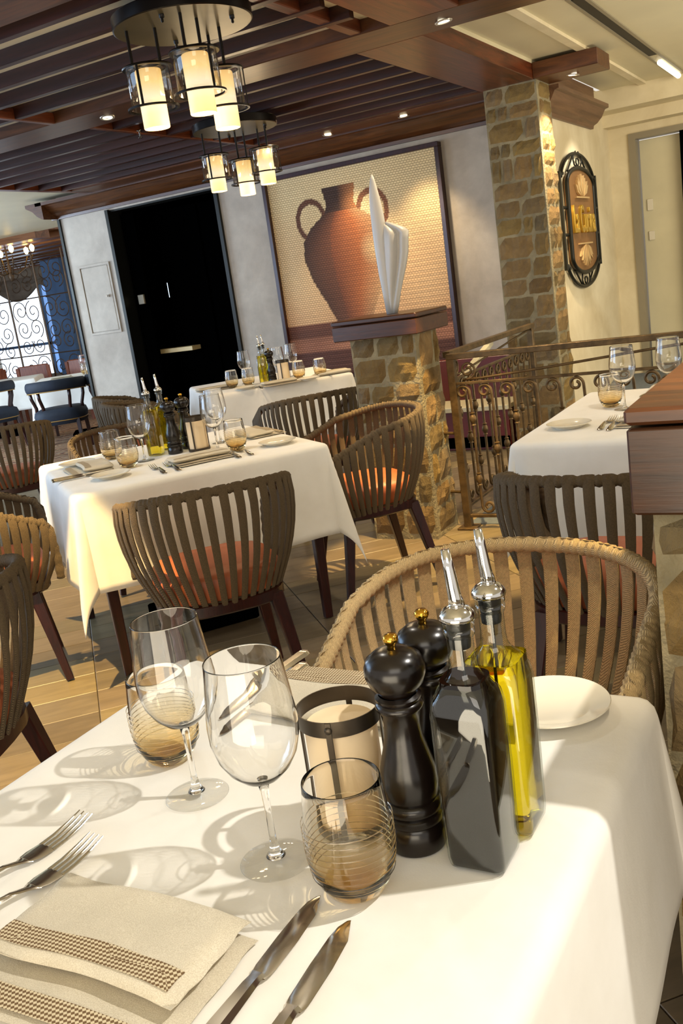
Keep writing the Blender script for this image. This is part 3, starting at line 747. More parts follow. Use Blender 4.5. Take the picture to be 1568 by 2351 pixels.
table('back dining table below the mural', 'cream cloth on the back table under the mural', (-3.93, 5.93), 45, .5, .5, .40, 11, amp=.03)
table('left dining table among the navy chairs', 'white cloth on the table beside the navy chairs', (-8.42, 8.62), 40, .5, .5, .4, 14, amp=.03)
table('farthest left dining table', 'white cloth on the table at the far left edge', (-10.25, 9.0), 40, .5, .5, .4, 17, amp=.03)

# ================================================================ TABLEWARE
def make_wineglass():
    g = thing('wine_glass', '', 'glass')
    bowl = [(.003, .098), (.010, .0985), (.022, .104), (.034, .116), (.043, .132), (.048, .152), (.0485, .170), (.046, .195), (.043, .220), (.0412, .2388), (.0411, .2397), (.0407, .2402), (.0403, .2397), (.0403, .2385), (.0420, .220), (.0450, .195), (.0475, .170), (.0470, .152), (.042, .133), (.033, .1172), (.021, .1060), (.009, .1015), (0, .101)]; bowl = [(0, .098)]+bowl
    obj('bowl', MB().lathe(bowl, 48), M['glass'], g, smooth=True)
    obj('stem', MB().lathe([(0, .0978), (.0065, .0972), (.0046, .085), (.0036, .06), (.0038, .03), (.006, .014), (.011, .0072), (0, .007)], 20), M['stem'], g, smooth=True)
    obj('foot', MB().lathe([(0, .0068), (.010, .0062), (.025, .003), (.0395, .0018), (.0405, .0012), (.0395, 0.0006), (.0, .0006)], 48), M['glassthin'], g, smooth=True)
    return g
def make_tumbler():
    g = thing('smoked_tumbler', '', 'glass')
    prof = [(.0, .001), (.024, .001), (.031, .006), (.038, .018), (.0435, .034), (.0465, .052)]
    prof += [(.0465-.0065*((z-.052)/.075)**1.2, z) for z in [.052+.0075*k for k in range(1, 11)]]
    rt, zt = prof[-1]; prof += [(rt-.0003, zt+.0007), (rt-.0008, zt+.0010), (rt-.0012, zt+.0007)]
    inner = [(r-.0015, z) for r, z in reversed(prof[5:-3])]+[(.0415, .034), (.036, .022), (.028, .0145), (.012, .0115), (0, .011)]
    obj('body', MB().lathe(prof+inner, 44), M['tumbler'], g, smooth=True)
    rid = MB()
    for k in range(9):
        z = .028+.007*k; r = .0425+.0038*sin(min(1, k/5)*pi/2)
        rid.lathe([(r+.0002, z-.0007), (r+.0009, z), (r+.0002, z+.0007)], 40)
    rd = obj('ridges', rid, M['tumbler'], g, smooth=True); rd['kind'] = 'stuff'
    return g
def make_mill():
    g = thing('pepper_mill', '', 'mill')
    body = [(0, .001), (.031, .001), (.0325, .004), (.0325, .028), (.030, .031), (.0325, .034), (.0325, .041), (.029, .0435), (.032, .046), (.0325, .052), (.0315, .056), (.028, .058), (.030, .064), (.0318, .078), (.030, .094), (.025, .112), (.0205, .130), (.0195, .145), (.0215, .158), (.0245, .162), (.026, .166), (.0245, .169), (.022, .171), (.0245, .173), (.025, .176), (.021, .179)]
    obj('body', MB().lathe(body, 36, caps=False), M['mill'], g, smooth=50)
    obj('head', MB().lathe([(.019, .179), (.022, .183), (.0285, .190), (.0325, .201), (.0325, .210), (.029, .219), (.020, .226), (.010, .2285), (0, .2285)], 36), M['mill'], g, smooth=True)
    obj('brass_knob', MB().lathe([(.0, .228), (.0055, .228), (.0045, .232), (.006, .234), (.0082, .2375), (.0085, .241), (.006, .2445), (0, .2455)], 20), M['brass'], g, smooth=True)
    return g
def sq(hw, z, rr=.3):
    P = []
    r = hw*rr
    for q, (sx, sy) in enumerate(((1, 1), (-1, 1), (-1, -1), (1, -1))):
        for i in range(6):
            a = q*pi/2+i*pi/10; P.append((sx*(hw-r)+r*cos(a), sy*(hw-r)+r*sin(a), z))
    return P
def make_bottle(liq, level):
    g = thing('pouring_bottle', '', 'bottle')
    prof = [(.026, .001, .3), (.030, .004, .3), (.031, .012, .26), (.0315, .10, .22), (.0315, .172, .26), (.030, .186, .4), (.025, .199, .65), (.018, .208, .9), (.0145, .216, 1), (.0135, .228, 1), (.0135, .250, 1), (.0155, .251, 1), (.0160, .257, 1), (.0145, .259, 1), (.0162, .261, 1), (.0162, .268, 1)]
    obj('glass_body', MB().loft([sq(h_, z, r) for h_, z, r in prof], caps=False), M['bottleglass'], g, smooth=60)
    lv = [(h_-.0016, z, r) for h_, z, r in prof if .003 < z < level]
    lv = [(.024, .006, .3)]+lv
    lasth = lv[-1]; lv.append((lasth[0]-.0005, level, lasth[2]))
    obj('liquid', MB().loft([sq(h_, z, r) for h_, z, r in lv]), M[liq], g, smooth=60)
    obj('stopper', MB().lathe([(0, .238), (.0105, .238), (.0112, .246), (.0105, .248), (.0118, .256), (.0125, .268)], 20), M['cork'], g, smooth=40)
    obj('pourer_collar', MB().lathe([(.0125, .267), (.0178, .2675), (.0185, .270), (.0175, .274), (.013, .279), (.007, .282), (0, .283)], 28), M['chrome'], g, smooth=True)
    obj('inner_tube', MB().tube([(0, 0, .28), (.001, 0, .16)], .0018, 8), M['cork'], g)
    obj('pourer_spout', MB().tube([(0, 0, .279), (0, 0, .290), (-.001, -.001, .302), (-.002, -.002, .320), (-.003, -.003, .340)], [.0078, .0070, .0066, .0056, .0046], 14), M['chrome'], g, smooth=True)
    obj('air_tube', MB().tube([(.006, .003, .279), (.0055, .001, .288), (.003, -.003, .298)], [.003, .0026, .002], 8), M['chrome'], g, smooth=True)
    return g
def make_lantern():
    g = thing('candle_lantern', '', 'lantern')
    obj('top_band', MB().lathe([(.0475, .132), (.0475, .150), (.0462, .150), (.0462, .132), (.0475, .132)], 48), M['lantern'], g, smooth=30)
    obj('base_dish', MB().lathe([(0, .001), (.046, .001), (.0475, .004), (.0475, .014), (.045, .014), (.044, .006), (0, .006)], 40), M['lantern'], g, smooth=30)
    for k in range(4):
        a = R(-75)+k*pi/2; x, y = .0470*cos(a), .0470*sin(a)
        o = obj('strut', MB().bbox(-.0035, .0035, -.001, .001, .004, .150, .0005), M['lantern'], g, (x, y, 0), a+pi/2)
        obj('rivet', MB().lathe([(.0045, 0), (.004, .0014), (.002, .0022), (0, .0024)], 12), M['lantern'], o, (0, -.001, .141), rot=(R(90), 0, 0), smooth=True)
    obj('candle', MB().lathe([(0, .007), (.0405, .007), (.041, .012), (.041, .126), (.039, .130), (.034, .127), (0, .124)], 40), M['candle'], g, smooth=50)
    return g
def make_plate():
    g = thing('side_plate', '', 'plate')
    obj('plate_body', MB().lathe([(0, .004), (.040, .004), (.046, .001), (.050, .004), (.064, .009), (.0785, .0155), (.080, .0165), (.079, .0180), (.066, .0135), (.053, .009), (.050, .0075), (0, .0072)], 56), M['china'], g, smooth=50)
    obj('foot_ring', MB().lathe([(.044, .0005), (.048, .0005), (.048, .004), (.044, .004), (.044, .0005)], 40), M['china'], g, smooth=40)
    return g
def strip(path, widths, th, zcurve):
    """cutlery blank along Y: path y values, widths, thickness"""
    mb = MB(); R_ = []
    for y, w_, z, t_ in zip(path, widths, zcurve, th):
        R_.append([(-w_, y, z), (-w_*.6, y, z+t_), (w_*.6, y, z+t_), (w_, y, z), (w_*.6, y, z-t_*.4), (-w_*.6, y, z-t_*.4)])
    return mb.loft(R_)
def make_fork():
    g = thing('table_fork', '', 'fork'); g.scale = (1.22, 1.12, 1.1)
    obj('handle', strip([-.205, -.20, -.178, -.150, -.125, -.108, -.092, -.082], [.004, .008, .0095, .0062, .004, .0034, .0048, .0105], [.0015, .0022, .0025, .0022, .0020, .0018, .0012, .001], [.002, .003, .005, .010, .013, .011, .006, .004]), M['silver'], g, smooth=45)
    obj('fork_head', strip([-.084, -.074, -.064, -.056], [.0085, .0118, .0122, .0122], [.001]*4, [.0048, .0035, .0028, .0026]), M['silver'], g, smooth=45)
    for k in range(4):
        x = -.0098+.0065*k; p = [(x, -.057, .0026), (x, -.04, .0036), (x, -.018, .0070), (x*.97, 0, .0118)]
        obj('tine', MB().tube(p, [(.0022, .0012), (.0019, .0011), (.0016, .001), (.0006, .0006)], 6), M['silver'], g, smooth=45)
    return g
def make_knife():
    g = thing('table_knife', '', 'knife'); g.scale = (1.3, 1.08, 1.1)
    obj('handle', strip([-.235, -.232, -.22, -.17, -.125, -.115, -.110], [.004, .007, .0088, .0078, .0062, .0055, .007], [.003, .0045, .0052, .0048, .004, .003, .0028], [.005]*7), M['silver'], g, smooth=50)
    bl = MB(); R_ = []
    for y, l, r in ((-.112, .006, .006), (-.106, .0075, .008), (-.098, .0088, .0085), (-.06, .0098, .0085), (-.025, .0095, .0065), (-.010, .008, .002), (-.001, .0045, -.002), (0, .004, -.003)):
        R_.append([(-l, y, .0022), (-l*.2, y, .0034), (r, y, .0028), (r*.5, y, .0015)])
    obj('blade', bl.loft(R_), M['silver'], g, smooth=50)
    return g
def make_napkin(w_, d_, seed=0, band=True, h_=.010):
    g = thing('folded_napkin', '', 'napkin'); rnd = random.Random(seed)
    def slab(x0, x1, y0, y1, z0, th, lift, wob):
        mb = MB(); NX, NY = 22, 14; top = []; bot = []
        for j in range(NY+1):
            for i in range(NX+1):
                p, q = i/NX, j/NY
                nz = noise.noise(Vector((p*3+seed, q*3, z0*50)))
                x = x0+(x1-x0)*p+.006*noise.noise(Vector((q*4, seed, 3)))*wob; y = y0+(y1-y0)*q+.010*wob*noise.noise(Vector((p*2.5, seed, 1)))
                ed = min(p, 1-p, q*1.4, (1-q))*14; k = min(1, ed); k = sqrt(max(0, 1-(1-k)**2))
                zz = z0+lift*(1-q)**2+th*.5
                top.append((x, y, zz+th*.5*k+nz*.0015*wob)); bot.append((x, y, zz-th*.5*k+lift*.0))
        n1 = (NX+1)*(NY+1); fs = []
        for j in range(NY):
            for i in range(NX):
                a = j*(NX+1)+i; fs.append((a, a+1, a+NX+2, a+NX+1)); fs.append((n1+a, n1+a+NX+1, n1+a+NX+2, n1+a+1))
        rim = [i for i in range(NX+1)]+[(j+1)*(NX+1)-1 for j in range(1, NY+1)]+[NY*(NX+1)+i for i in range(NX-1, -1, -1)]+[j*(NX+1) for j in range(NY-1, 0, -1)]
        for a in range(len(rim)):
            b = (a+1) % len(rim); fs.append((rim[b], rim[a], n1+rim[a], n1+rim[b]))
        return mb.add(top+bot, fs), top, NX
    m1, _, _ = slab(-w_/2-.004, w_/2+.012, -d_/2-.055, d_/2-.01, .0005, h_*.35, 0, 1)
    obj('lower_fold', m1, M['napkin'], g, smooth=60)
    m2, top, NX = slab(-w_/2, w_/2, -d_/2, d_/2, h_*.4, h_, .004, 1.4)
    obj('upper_fold', m2, M['napkin'], g, smooth=60)
    if band:
        b = MB(); vs = []
        for j in (1, 2, 3, 4):
            for i in range(1, NX): x, y, z = top[j*(NX+1)+i]; vs.append((x, y, z+.0007))
        n_ = NX-1; b.add(vs, [(j*n_+i, j*n_+i+1, (j+1)*n_+i+1, (j+1)*n_+i) for j in range(3) for i in range(n_-1)])
        obj('woven_band', b, M['band'], g, smooth=True)
        b2 = MB(); b2.grid(20, 3, lambda p, q: (-w_/2+.002+w_*p, -d_/2-.047+.026*q+.004*noise.noise(Vector((p*2.5, seed, 1))), h_*.45+.0012))
        obj('woven_band', b2, M['band'], g, smooth=True)
    return g
PROT = {}
def put(kind, maker, loc, deg, label, *args, group=None, scale=None):
    if kind not in PROT:
        g = maker(*args); PROT[kind] = g; g.location = loc; g.rotation_euler = (0, 0, R(deg)); g['label'] = label
        if group: g['group'] = group
        return g
    return dup(PROT[kind], loc, R(deg), label, group, scale)
Z = .7508
P_ = put
# ---- front table
P_('wg', make_wineglass, (-.571, .732, Z), 0, 'empty wine glass standing nearest the lantern on the front table')
P_('wg', make_wineglass, (-.748, .822, Z), 0, 'empty wine glass in front of the left smoked tumbler on the front table')
P_('tm', make_tumbler, (-.461, .714, Z), 0, 'large smoked tumbler in front of the candle lantern and pepper mill')
P_('tm', make_tumbler, (-.846, .892, Z), 0, 'smoked tumbler at the left rear of the front table behind a wine glass')
P_('ml', make_mill, (-.434, .808, Z), 0, 'black pepper mill standing in front, left of the dark vinegar bottle')
P_('ml', make_mill, (-.430, .880, Z), 0, 'black pepper mill standing behind the other mill on the front table')
P_('bv', make_bottle, (-.354, .803, Z), 0, 'square bottle of dark balsamic vinegar with chrome pourer', 'vinegar', .206)
P_('bo', make_bottle, (-.346, .872, Z), 0, 'square bottle of yellow green olive oil with chrome pourer on the front table', 'oil', .199)
P_('ln', make_lantern, (-.520, .823, Z), 0, 'round metal banded lantern with cream candle on the front table')
P_('pl', make_plate, (-.379, 1.137, Z), 0, 'white side plate at the right rear corner of the front table')
P_('fk', make_fork, (-.853, .733, Z), -6, 'left fork of the pair beside the near napkin')
P_('fk', make_fork, (-.803, .698, Z), -6, 'right fork of the pair touching the near napkin')
P_('kn', make_knife, (-.489, .689, Z), 0, 'longer table knife right of the near napkin')
P_('kn', make_knife, (-.441, .665, Z), 2, 'outer table knife nearest the table edge at bottom right')
P_('kn', make_knife, (-.857, 1.005, Z), 176, 'left knife of the far place setting on the front table')
P_('kn', make_knife, (-.822, .958, Z), 178, 'right knife of the far place setting on the front table, handle at table edge')
P_('np', make_napkin, (-.650, .562, Z), 0, 'folded linen napkin with checked band at the bottom left', .245, .125, 1, True, .017)
P_('np', make_napkin, (-.69, 1.085, Z), 180, 'folded napkin with checked band at the far edge of the front table')
# ---- middle table
def wg(x, y, l, s=None): P_('wg', make_wineglass, (x, y, Z), 0, l)
def tm(x, y, l): P_('tm', make_tumbler, (x, y, Z), 0, l)
wg(-2.675, 3.02, 'tall wine glass left of the green oil bottle on the middle table')
wg(-2.40, 3.17, 'wine glass in front of the lantern on the middle table')
wg(-2.52, 3.36, 'wine glass behind the lantern on the middle table')
tm(-2.93, 3.10, 'leftmost smoked tumbler on the middle table')
tm(-2.66, 2.90, 'smoked tumbler in front of the tall wine glass on the middle table')
tm(-2.30, 3.17, 'rightmost smoked tumbler on the middle table')
P_('bo', make_bottle, (-2.71, 3.14, Z), 20, 'green oil bottle with pourer on the middle table, left of the pair')
P_('bo', make_bottle, (-2.74, 3.26, Z), 20, 'bottle with pourer standing behind the green one on the middle table')
P_('ml', make_mill, (-2.62, 3.16, Z), 0, 'pepper mill beside the oil bottle on the middle table')
P_('ml', make_mill, (-2.63, 3.27, Z), 0, 'pepper mill beside the lantern on the middle table')
P_('ln', make_lantern, (-2.52, 3.20, Z), 0, 'candle lantern on the middle table')
P_('pl', make_plate, (-2.60, 2.72, Z), 0, 'side plate at the left front corner of the middle table')
P_('pl', make_plate, (-2.15, 3.25, Z), 0, 'side plate at the right corner of the middle table')
P_('pl', make_plate, (-3.03, 2.98, Z), 0, 'side plate near the far left corner of the middle table')
P_('np', make_napkin, (-2.85, 2.90, Z+.001), -37, 'napkin left of the tumblers on the middle table')
P_('np', make_napkin, (-2.375, 3.00, Z+.001), 53, 'napkin at the near edge of the middle table beside the forks')
P_('np', make_napkin, (-2.44, 3.50, Z+.001), 143, 'napkin at the right rear of the middle table')
P_('fk', make_fork, (-2.53, 2.885, Z), 53, 'left fork at the near edge of the middle table')
P_('fk', make_fork, (-2.495, 2.93, Z), 53, 'right fork at the near edge of the middle table')
P_('fk', make_fork, (-2.345, 3.125, Z), 53, 'fork right of the long napkin on the middle table')
P_('fk', make_fork, (-2.315, 3.17, Z), 53, 'outer fork right of the long napkin on the middle table')
P_('kn', make_knife, (-2.72, 2.87, Z), -37, 'knife below the left napkin on the middle table')
P_('kn', make_knife, (-2.685, 2.84, Z), -37, 'knife between napkin and plate at the left of the middle table')
# ---- right table
P_('pl', make_plate, (-.93, 3.285, Z), 0, 'side plate at the left front corner of the right table')
P_('fk', make_fork, (-.80, 3.42, Z), 0, 'left fork on the right table')
P_('fk', make_fork, (-.765, 3.40, Z), 0, 'right fork on the right table beside the napkin')
P_('np', make_napkin, (-.63, 3.32, Z), 0, 'folded napkin on the right table beside the forks')
tm(-.87, 3.68, 'smoked tumbler on the right table')
wg(-.80, 3.60, 'wine glass beside the tumbler on the right table')
wg(-.66, 3.76, 'wine glass cut by the right edge of the photo')
P_('kn', make_knife, (-.80, 3.86, Z), 170, 'knife behind the wine glass on the right table')
P_('kn', make_knife, (-.765, 3.87, Z), 170, 'second knife behind the wine glass on the right table')
P_('np', make_napkin, (-.66, 3.98, Z), 180, 'napkin at the far side of the right table')
# ---- back table
wg(-4.02, 5.80, 'leftmost wine glass on the back table')
wg(-3.72, 5.80, 'wine glass before the candle on the back table')
wg(-3.74, 6.02, 'tall wine glass nearest the mural on the back table')
tm(-3.99, 5.57, 'leftmost smoked tumbler on the back table')
tm(-3.88, 5.62, 'second smoked tumbler from the left on the back table')
tm(-3.56, 5.80, 'smoked tumbler beside the candle on the back table')
tm(-3.40, 5.83, 'rightmost smoked tumbler on the back table')
P_('bo', make_bottle, (-3.80, 5.70, Z), 30, 'green oil bottle on the back table, left of the mill')
P_('bo', make_bottle, (-3.86, 5.84, Z), 30, 'oil bottle behind the green one on the back table')
P_('ml', make_mill, (-3.74, 5.72, Z), 0, 'pepper mill on the back table')
P_('ln', make_lantern, (-3.65, 5.74, Z), 0, 'candle lantern on the back table')
P_('pl', make_plate, (-3.78, 5.42, Z), 0, 'side plate at the left front of the back table')
P_('pl', make_plate, (-3.40, 5.66, Z), 0, 'side plate at the right front of the back table')
P_('np', make_napkin, (-3.60, 5.58, Z+.001), 45, 'napkin at the near edge of the back table')
P_('np', make_napkin, (-3.34, 5.90, Z+.001), 225, 'napkin at the right corner of the back table')
P_('np', make_napkin, (-4.15, 5.55, Z+.001), 50, 'napkin at the left corner of the back table')
P_('fk', make_fork, (-3.76, 5.52, Z), 45, 'fork before the oil bottle on the back table')
P_('kn', make_knife, (-3.30, 5.80, Z), 225, 'knife at the right corner of the back table')

# ================================================================ SCULPTURE
sc = thing('white_sculpture', 'pale flame-shaped sculpture standing on the capped stone pier', 'sculpture', (-2.14, 4.47, 1.177), R(8))
def ring(cx, cy, z, rx, ry, n=20): return [(cx+rx*cos(2*pi*i/n), cy+ry*sin(2*pi*i/n), z) for i in range(n)]
bl = [(0, 0, .034, .030), (.01, .05, .036, .030), (.06, .18, .044, .034), (-.002, .3, .050, .034)]
prof = [(0, 0, .022, .02), (-.003, .1, .026, .024), (-.005, .2, .032, .028), (-.006, .32, .036, .03), (-.006, .42, .037, .028), (-.008, .5, .034, .024), (-.010, .57, .028, .019), (-.011, .62, .021, .014), (-.010, .66, .013, .008), (-.009, .69, .003, .002)]
obj('tall_blade', MB().loft([ring(x, 0, z, rx, ry) for x, z, rx, ry in prof]), M['sculpt'], sc, smooth=True)
def cres(z, xi, xo, n=14):
    fr_, bk = [], []; xo = xi+(xo-xi)*1.14; z *= .95
    for i in range(n+1):
        a = i/n; x = xi+(xo-xi)*a; w_ = xo-xi
        y = -.30*w_*sin(pi*a)**.6+.28*w_*math.exp(-((a-.62)/.12)**2)*min(1, z/.12)
        fr_.append((x, y-.004, z+.02*a*(z > .3))); bk.append((x, y*.55+.012+.02*sin(pi*a), z+.02*a*(z > .3)))
    return fr_+bk[::-1]
lo = [(0, -.015, .028), (.05, -.012, .042), (.11, -.01, .056), (.17, -.008, .074), (.24, -.005, .096), (.31, 0, .114), (.36, .004, .122), (.395, .008, .128), (.415, .01, .112), (.43, .012, .088), (.445, .013, .06), (.458, .015, .035)]
obj('side_petal', MB().loft([cres(*q) for q in lo]), M['sculpt'], sc, smooth=True)

# ================================================================ PENDANTS, DOWNLIGHTS
def make_pendant(label, loc, rz, spots):
    g = thing('pendant_light', label, 'lamp', loc, rz)
    obj('ceiling_plate', MB().lathe([(0, .0), (.272, .0)], 64), M['disc'], g)
    obj('plate_rim', MB().lathe([(.272, 0), (.277, .003), (.277, .045), (.27, .05), (0, .05)], 64), M['blackmetal'], g, smooth=30)
    for k, (x, y, dz) in enumerate(spots):
        z0 = -.145+dz
        rg = obj('lamp_rim', MB().lathe([(.078, 0), (.098, 0), (.1, .004), (.098, .008), (.078, .008), (.078, 0)], 40), M['blackmetal'], g, (x, y, z0), smooth=30)
        obj('lower_ring', MB().lathe([(.095, -.150), (.103, -.150), (.103, -.142), (.095, -.142), (.095, -.150)], 40), M['blackmetal'], rg, smooth=30)
        obj('cross_bar', MB().box(-.08, .08, -.006, .006, .001, .007).box(-.006, .006, -.08, .08, .001, .007), M['blackmetal'], rg)
        for s in (-1, 1):
            a = R(35)+k; obj('rod', MB().tube([(x+s*.055*cos(a), y+s*.055*sin(a), z0+.006), (x+s*.055*cos(a), y+s*.055*sin(a), .002)], .0065, 8), M['blackmetal'], g)
            obj('side_strap', MB().bbox(-.005, .005, -.002, .002, -.148, .004, .001), M['blackmetal'], rg, (.096*cos(a+1.2+(0 if s > 0 else pi)), .096*sin(a+1.2+(0 if s > 0 else pi)), 0), a+1.2+pi/2)
        obj('glass_cylinder', MB().lathe([(.086, .004), (.086, -.146), (.0845, -.146), (.0845, .004)], 40), M['shade_glass'], rg, smooth=True)
        obj('lit_candle_shade', MB().lathe([(.0, -.004), (.050, -.004), (.052, -.008), (.052, -.218), (.050, -.221), (.046, -.221), (.046, -.21), (0, -.205)], 36), M['lit'], rg, smooth=40)
        light('POINT', 'lamp_glow', (x, y, z0-.27), 3.2, WARM, size=.05, parent=g)
    for x, y in ((.05, -.20), (-.14, .13), (.2, .05)):
        obj('bolt', MB().lathe([(0, -.03), (.006, -.026), (.005, -.015), (.010, -.012), (.010, 0)], 10), M['blackmetal'], g, (x, y, 0), smooth=True)
    return g
make_pendant('near pendant with three lit candle shades under a round bronze plate', (-2.345, 3.345, 2.425), 0, [(-.12, -.12, .0), (.10, -.10, .012), (.03, .16, -.01)])
make_pendant('farther pendant with three lit candle shades, in front of the mural', (-3.57, 5.48, 2.425), 0, [(-.13, -.10, .0), (-.06, .13, -.03), (.12, .12, .01)])
def downlight(loc, label, power, aim=None, spot=80, col=WHITE, lens=True):
    g = thing('downlight', label, 'lamp', loc)
    obj('trim_ring', MB().lathe([(.028, 0), (.042, 0), (.044, -.003), (.042, -.006), (.030, -.006), (.028, 0)], 28), M['whiteframe'], g, smooth=30)
    obj('lens', MB().lathe([(0, -.002), (.028, -.002)], 20), M['lens'], g)
    light('SPOT', 'downlight_beam', (0, 0, -.03), power, col, None, .03, spot=spot, blend=.6, parent=g)
    if aim: g.children[-1].rotation_euler = (Vector(aim)-Vector(loc)).to_track_quat('-Z', 'Y').to_euler()
    return g
downlight((-2.97, 6.84, 2.4985), 'downlight in the beam in front of the mural, right one', 60, (-3.05, 7.2, 1.5), 80, WARM)
downlight((-3.63, 6.86, 2.4985), 'downlight in the beam in front of the mural, left one', 50, (-3.9, 7.2, 1.5), 80, WARM)
downlight((-3.88, 4.62, 2.4985), 'downlight in the main beam at the left of the near pendant', 34, (-3.6, 4.3, 0), 100, WARM)
downlight((-1.745, 4.62, 2.4985), 'downlight at the top of the photo in the main beam', 60, (-1.5, 4.75, 0), 110, WARM)
downlight((-1.70, 6.80, 2.4985), 'downlight in the short timber stub right of the stone column', 120, (-1.93, 6.82, .9), 100, WARM)
# ceiling spots out of view that make the warm pools on the floor
light('SPOT', 'ceiling_spot', (-2.3, 1.6, 2.45), 480, GOLD, (-2.5, 2.05, 0), .02, spot=34, blend=.2)
light('SPOT', 'ceiling_spot', (-3.9, 2.9, 2.45), 340, GOLD, (-3.6, 3.1, 0), .02, spot=38, blend=.2)
light('SPOT', 'ceiling_spot', (-1.5, 3.9, 2.45), 430, GOLD, (-1.75, 4.1, 0), .02, spot=36, blend=.25)
light('SPOT', 'ceiling_spot', (.1, 1.9, 2.3), 170, GOLD, (-.36, 1.52, 0), .02, spot=26, blend=.2)
light('SPOT', 'ceiling_spot', (-2.6, 2.7, 2.45), 34, (1, .88, .7), (-2.6, 3.1, .75), .04, spot=62, blend=.5)
light('SPOT', 'ceiling_spot', (-.1, 2.9, 2.45), 36, WHITE, (-.8, 3.4, .75), .04, spot=70, blend=.5)
light('SPOT', 'ceiling_spot', (-3.3, 5.6, 2.45), 40, WARM, (-3.8, 5.8, .75), .04, spot=70, blend=.5)
spk = thing('sprinkler_head', 'small chrome sprinkler hanging from the battens', 'sprinkler', (-4.07, 5.13, 2.497))
obj('pipe', MB().lathe([(.02, 0), (.02, -.004), (.006, -.008), (.006, -.04), (0, -.04)], 12), M['chrome'], spk, smooth=40)
obj('deflector', MB().lathe([(0, -.05), (.014, -.048), (.014, -.045), (0, -.04)], 12), M['chrome'], spk, smooth=40)

# ================================================================ FAR ROOM AT LEFT
struct(obj('wall_far', MB().box(-17, -9, 13.4, 13.6, 2.3, 2.7).box(-17, -15.2, 13.4, 13.6, 0, 2.3).box(-12.85, -9, 13.4, 13.6, 0, 2.3).box(-15.2, -12.85, 13.4, 13.6, 0, .5), M['curtain']), 'dark far wall of the window room')
win = struct(obj('window_1', MB().box(-15.2, -12.85, 13.5, 13.52, .5, 2.3), M['sky']), 'bright daylit window behind the curtains')
obj('mullion', MB().box(-13.72, -13.60, 13.4, 13.5, .5, 2.3), M['bluewall'], win)
obj('mullion', MB().box(-15.2, -12.85, 13.4, 13.5, 1.05, 1.1), M['bluewall'], win)
struct(obj('wall_window_side', MB().box(-12.7, -12.25, 12.6, 12.9, 0, 2.9), M['bluewall']), 'blue grey column beside the window')
struct(obj('trim_8', MB().box(-17, -9.2, 9.2, 13.6, 2.585, 2.7).box(-17, -9.2, 9.15, 9.4, 2.48, 2.6), M['farwood']), 'brown timber ceiling of the window room')
for k in range(9):
    obj('ceiling_beam', MB().bbox(-3.9, 3.9, -.11, .11, 2.50, 2.60), M['farwood'], ceiling, (-13.1, 9.75+.45*k, 0))
cu = thing('swagged_curtain', 'grey swagged curtain around the far window', 'curtain', (-13.0, 13.2, 0))
def drape(x0, x1, ztop, zbot, pinch):
    mb = MB()
    mb.grid(50, 14, lambda p, q: (x0+(x1-x0)*p+ pinch*(q**1.5)*(1-p)*.0+pinch*q*q*(.5-p)*.6, .04*sin(p*46)+.0, ztop+(zbot-ztop)*q)); return mb
d1 = obj('right_drape', drape(-.12, .35, 2.35, .55, .2), M['curtain'], cu, smooth=True)
d3 = MB(); d3.grid(60, 10, lambda p, q: (-2.2+2.5*p, -.06+.03*sin(q*14+p*5), 2.33-q*(.16+.26*abs(cos(p*pi*2.0)))))
obj('swag', d3, M['curtain'], cu, smooth=True)
# iron scroll screen
ss = thing('iron_scroll_screen', 'tall scrollwork iron screen in front of the far window', 'screen', (-10.75, 10.5, 0))
for x in (.62, .02, -.62, -1.25): obj('post', MB().tube([(x, 0, 0), (x, 0, 2.45)], .016, 6), M['iron2'], ss)
for z in (.98, 1.82, 2.4): obj('cross_rail', MB().tube([(-1.3, 0, z), (.64, 0, z)], .010, 6), M['iron2'], ss)
def scurl(cx, cz, r, a0, t_, s=1):
    return [(cx+s*(r*(1-.85*i/26))*cos(a0+t_*2*pi*i/26), .0, cz+(r*(1-.85*i/26))*sin(a0+t_*2*pi*i/26)) for i in range(27)]
rr = random.Random(4)
for px in (.32, -.3, -.94):
    for zc, r in ((2.2, .17), (2.02, .13), (1.62, .17), (1.35, .15), (1.12, .13), (.8, .15)):
        for s in (-1, 1):
            obj('scroll', MB().tube(scurl(px+s*.13, zc+rr.uniform(-.04, .04), r, rr.uniform(0, 6), 1.6, s), .007, 5), M['iron2'], ss, smooth=True)
# chandelier
ch = thing('iron_chandelier', 'iron chandelier with bare glowing bulbs at the left edge', 'lamp', (-10.15, 9.5, 2.15))
obj('stem', MB().lathe([(.0, -.12), (.03, -.1), (.045, -.04), (.02, 0), (.03, .08), (.012, .12), (.012, .42)], 10), M['iron2'], ch, smooth=True)
for k in range(6):
    a = k*pi/3+.5; c_, s_ = cos(a), sin(a)
    ar = obj('arm', MB().tube([(0, 0, 0), (.12*c_, .12*s_, -.03), (.28*c_, .28*s_, .06), (.36*c_, .36*s_, .20)], .009, 6), M['iron2'], ch, smooth=True)
    obj('bulb', MB().lathe([(0, 0), (.018, .01), (.034, .045), (.03, .08), (0, .105)], 12, (.36*c_, .36*s_, .23)), M['bulb'], ar, smooth=True)
ch2 = thing('iron_chandelier', 'second smaller bulb lamp seen through the iron screen', 'lamp', (-10.05, 11.4, 1.95))
obj('stem', MB().lathe([(0, -.08), (.03, -.05), (.02, 0), (.01, .06), (.01, .8)], 8), M['iron2'], ch2)
for k in range(4):
    a = k*pi/2+.3; ar = obj('arm', MB().tube([(0, 0, -.03), (.16*cos(a), .16*sin(a), -.04), (.22*cos(a), .22*sin(a), .05)], .008, 6), M['iron2'], ch2)
    obj('bulb', MB().lathe([(0, 0), (.03, .03), (.026, .07), (0, .09)], 10, (.22*cos(a), .22*sin(a), .06)), M['bulb'], ar, smooth=True)
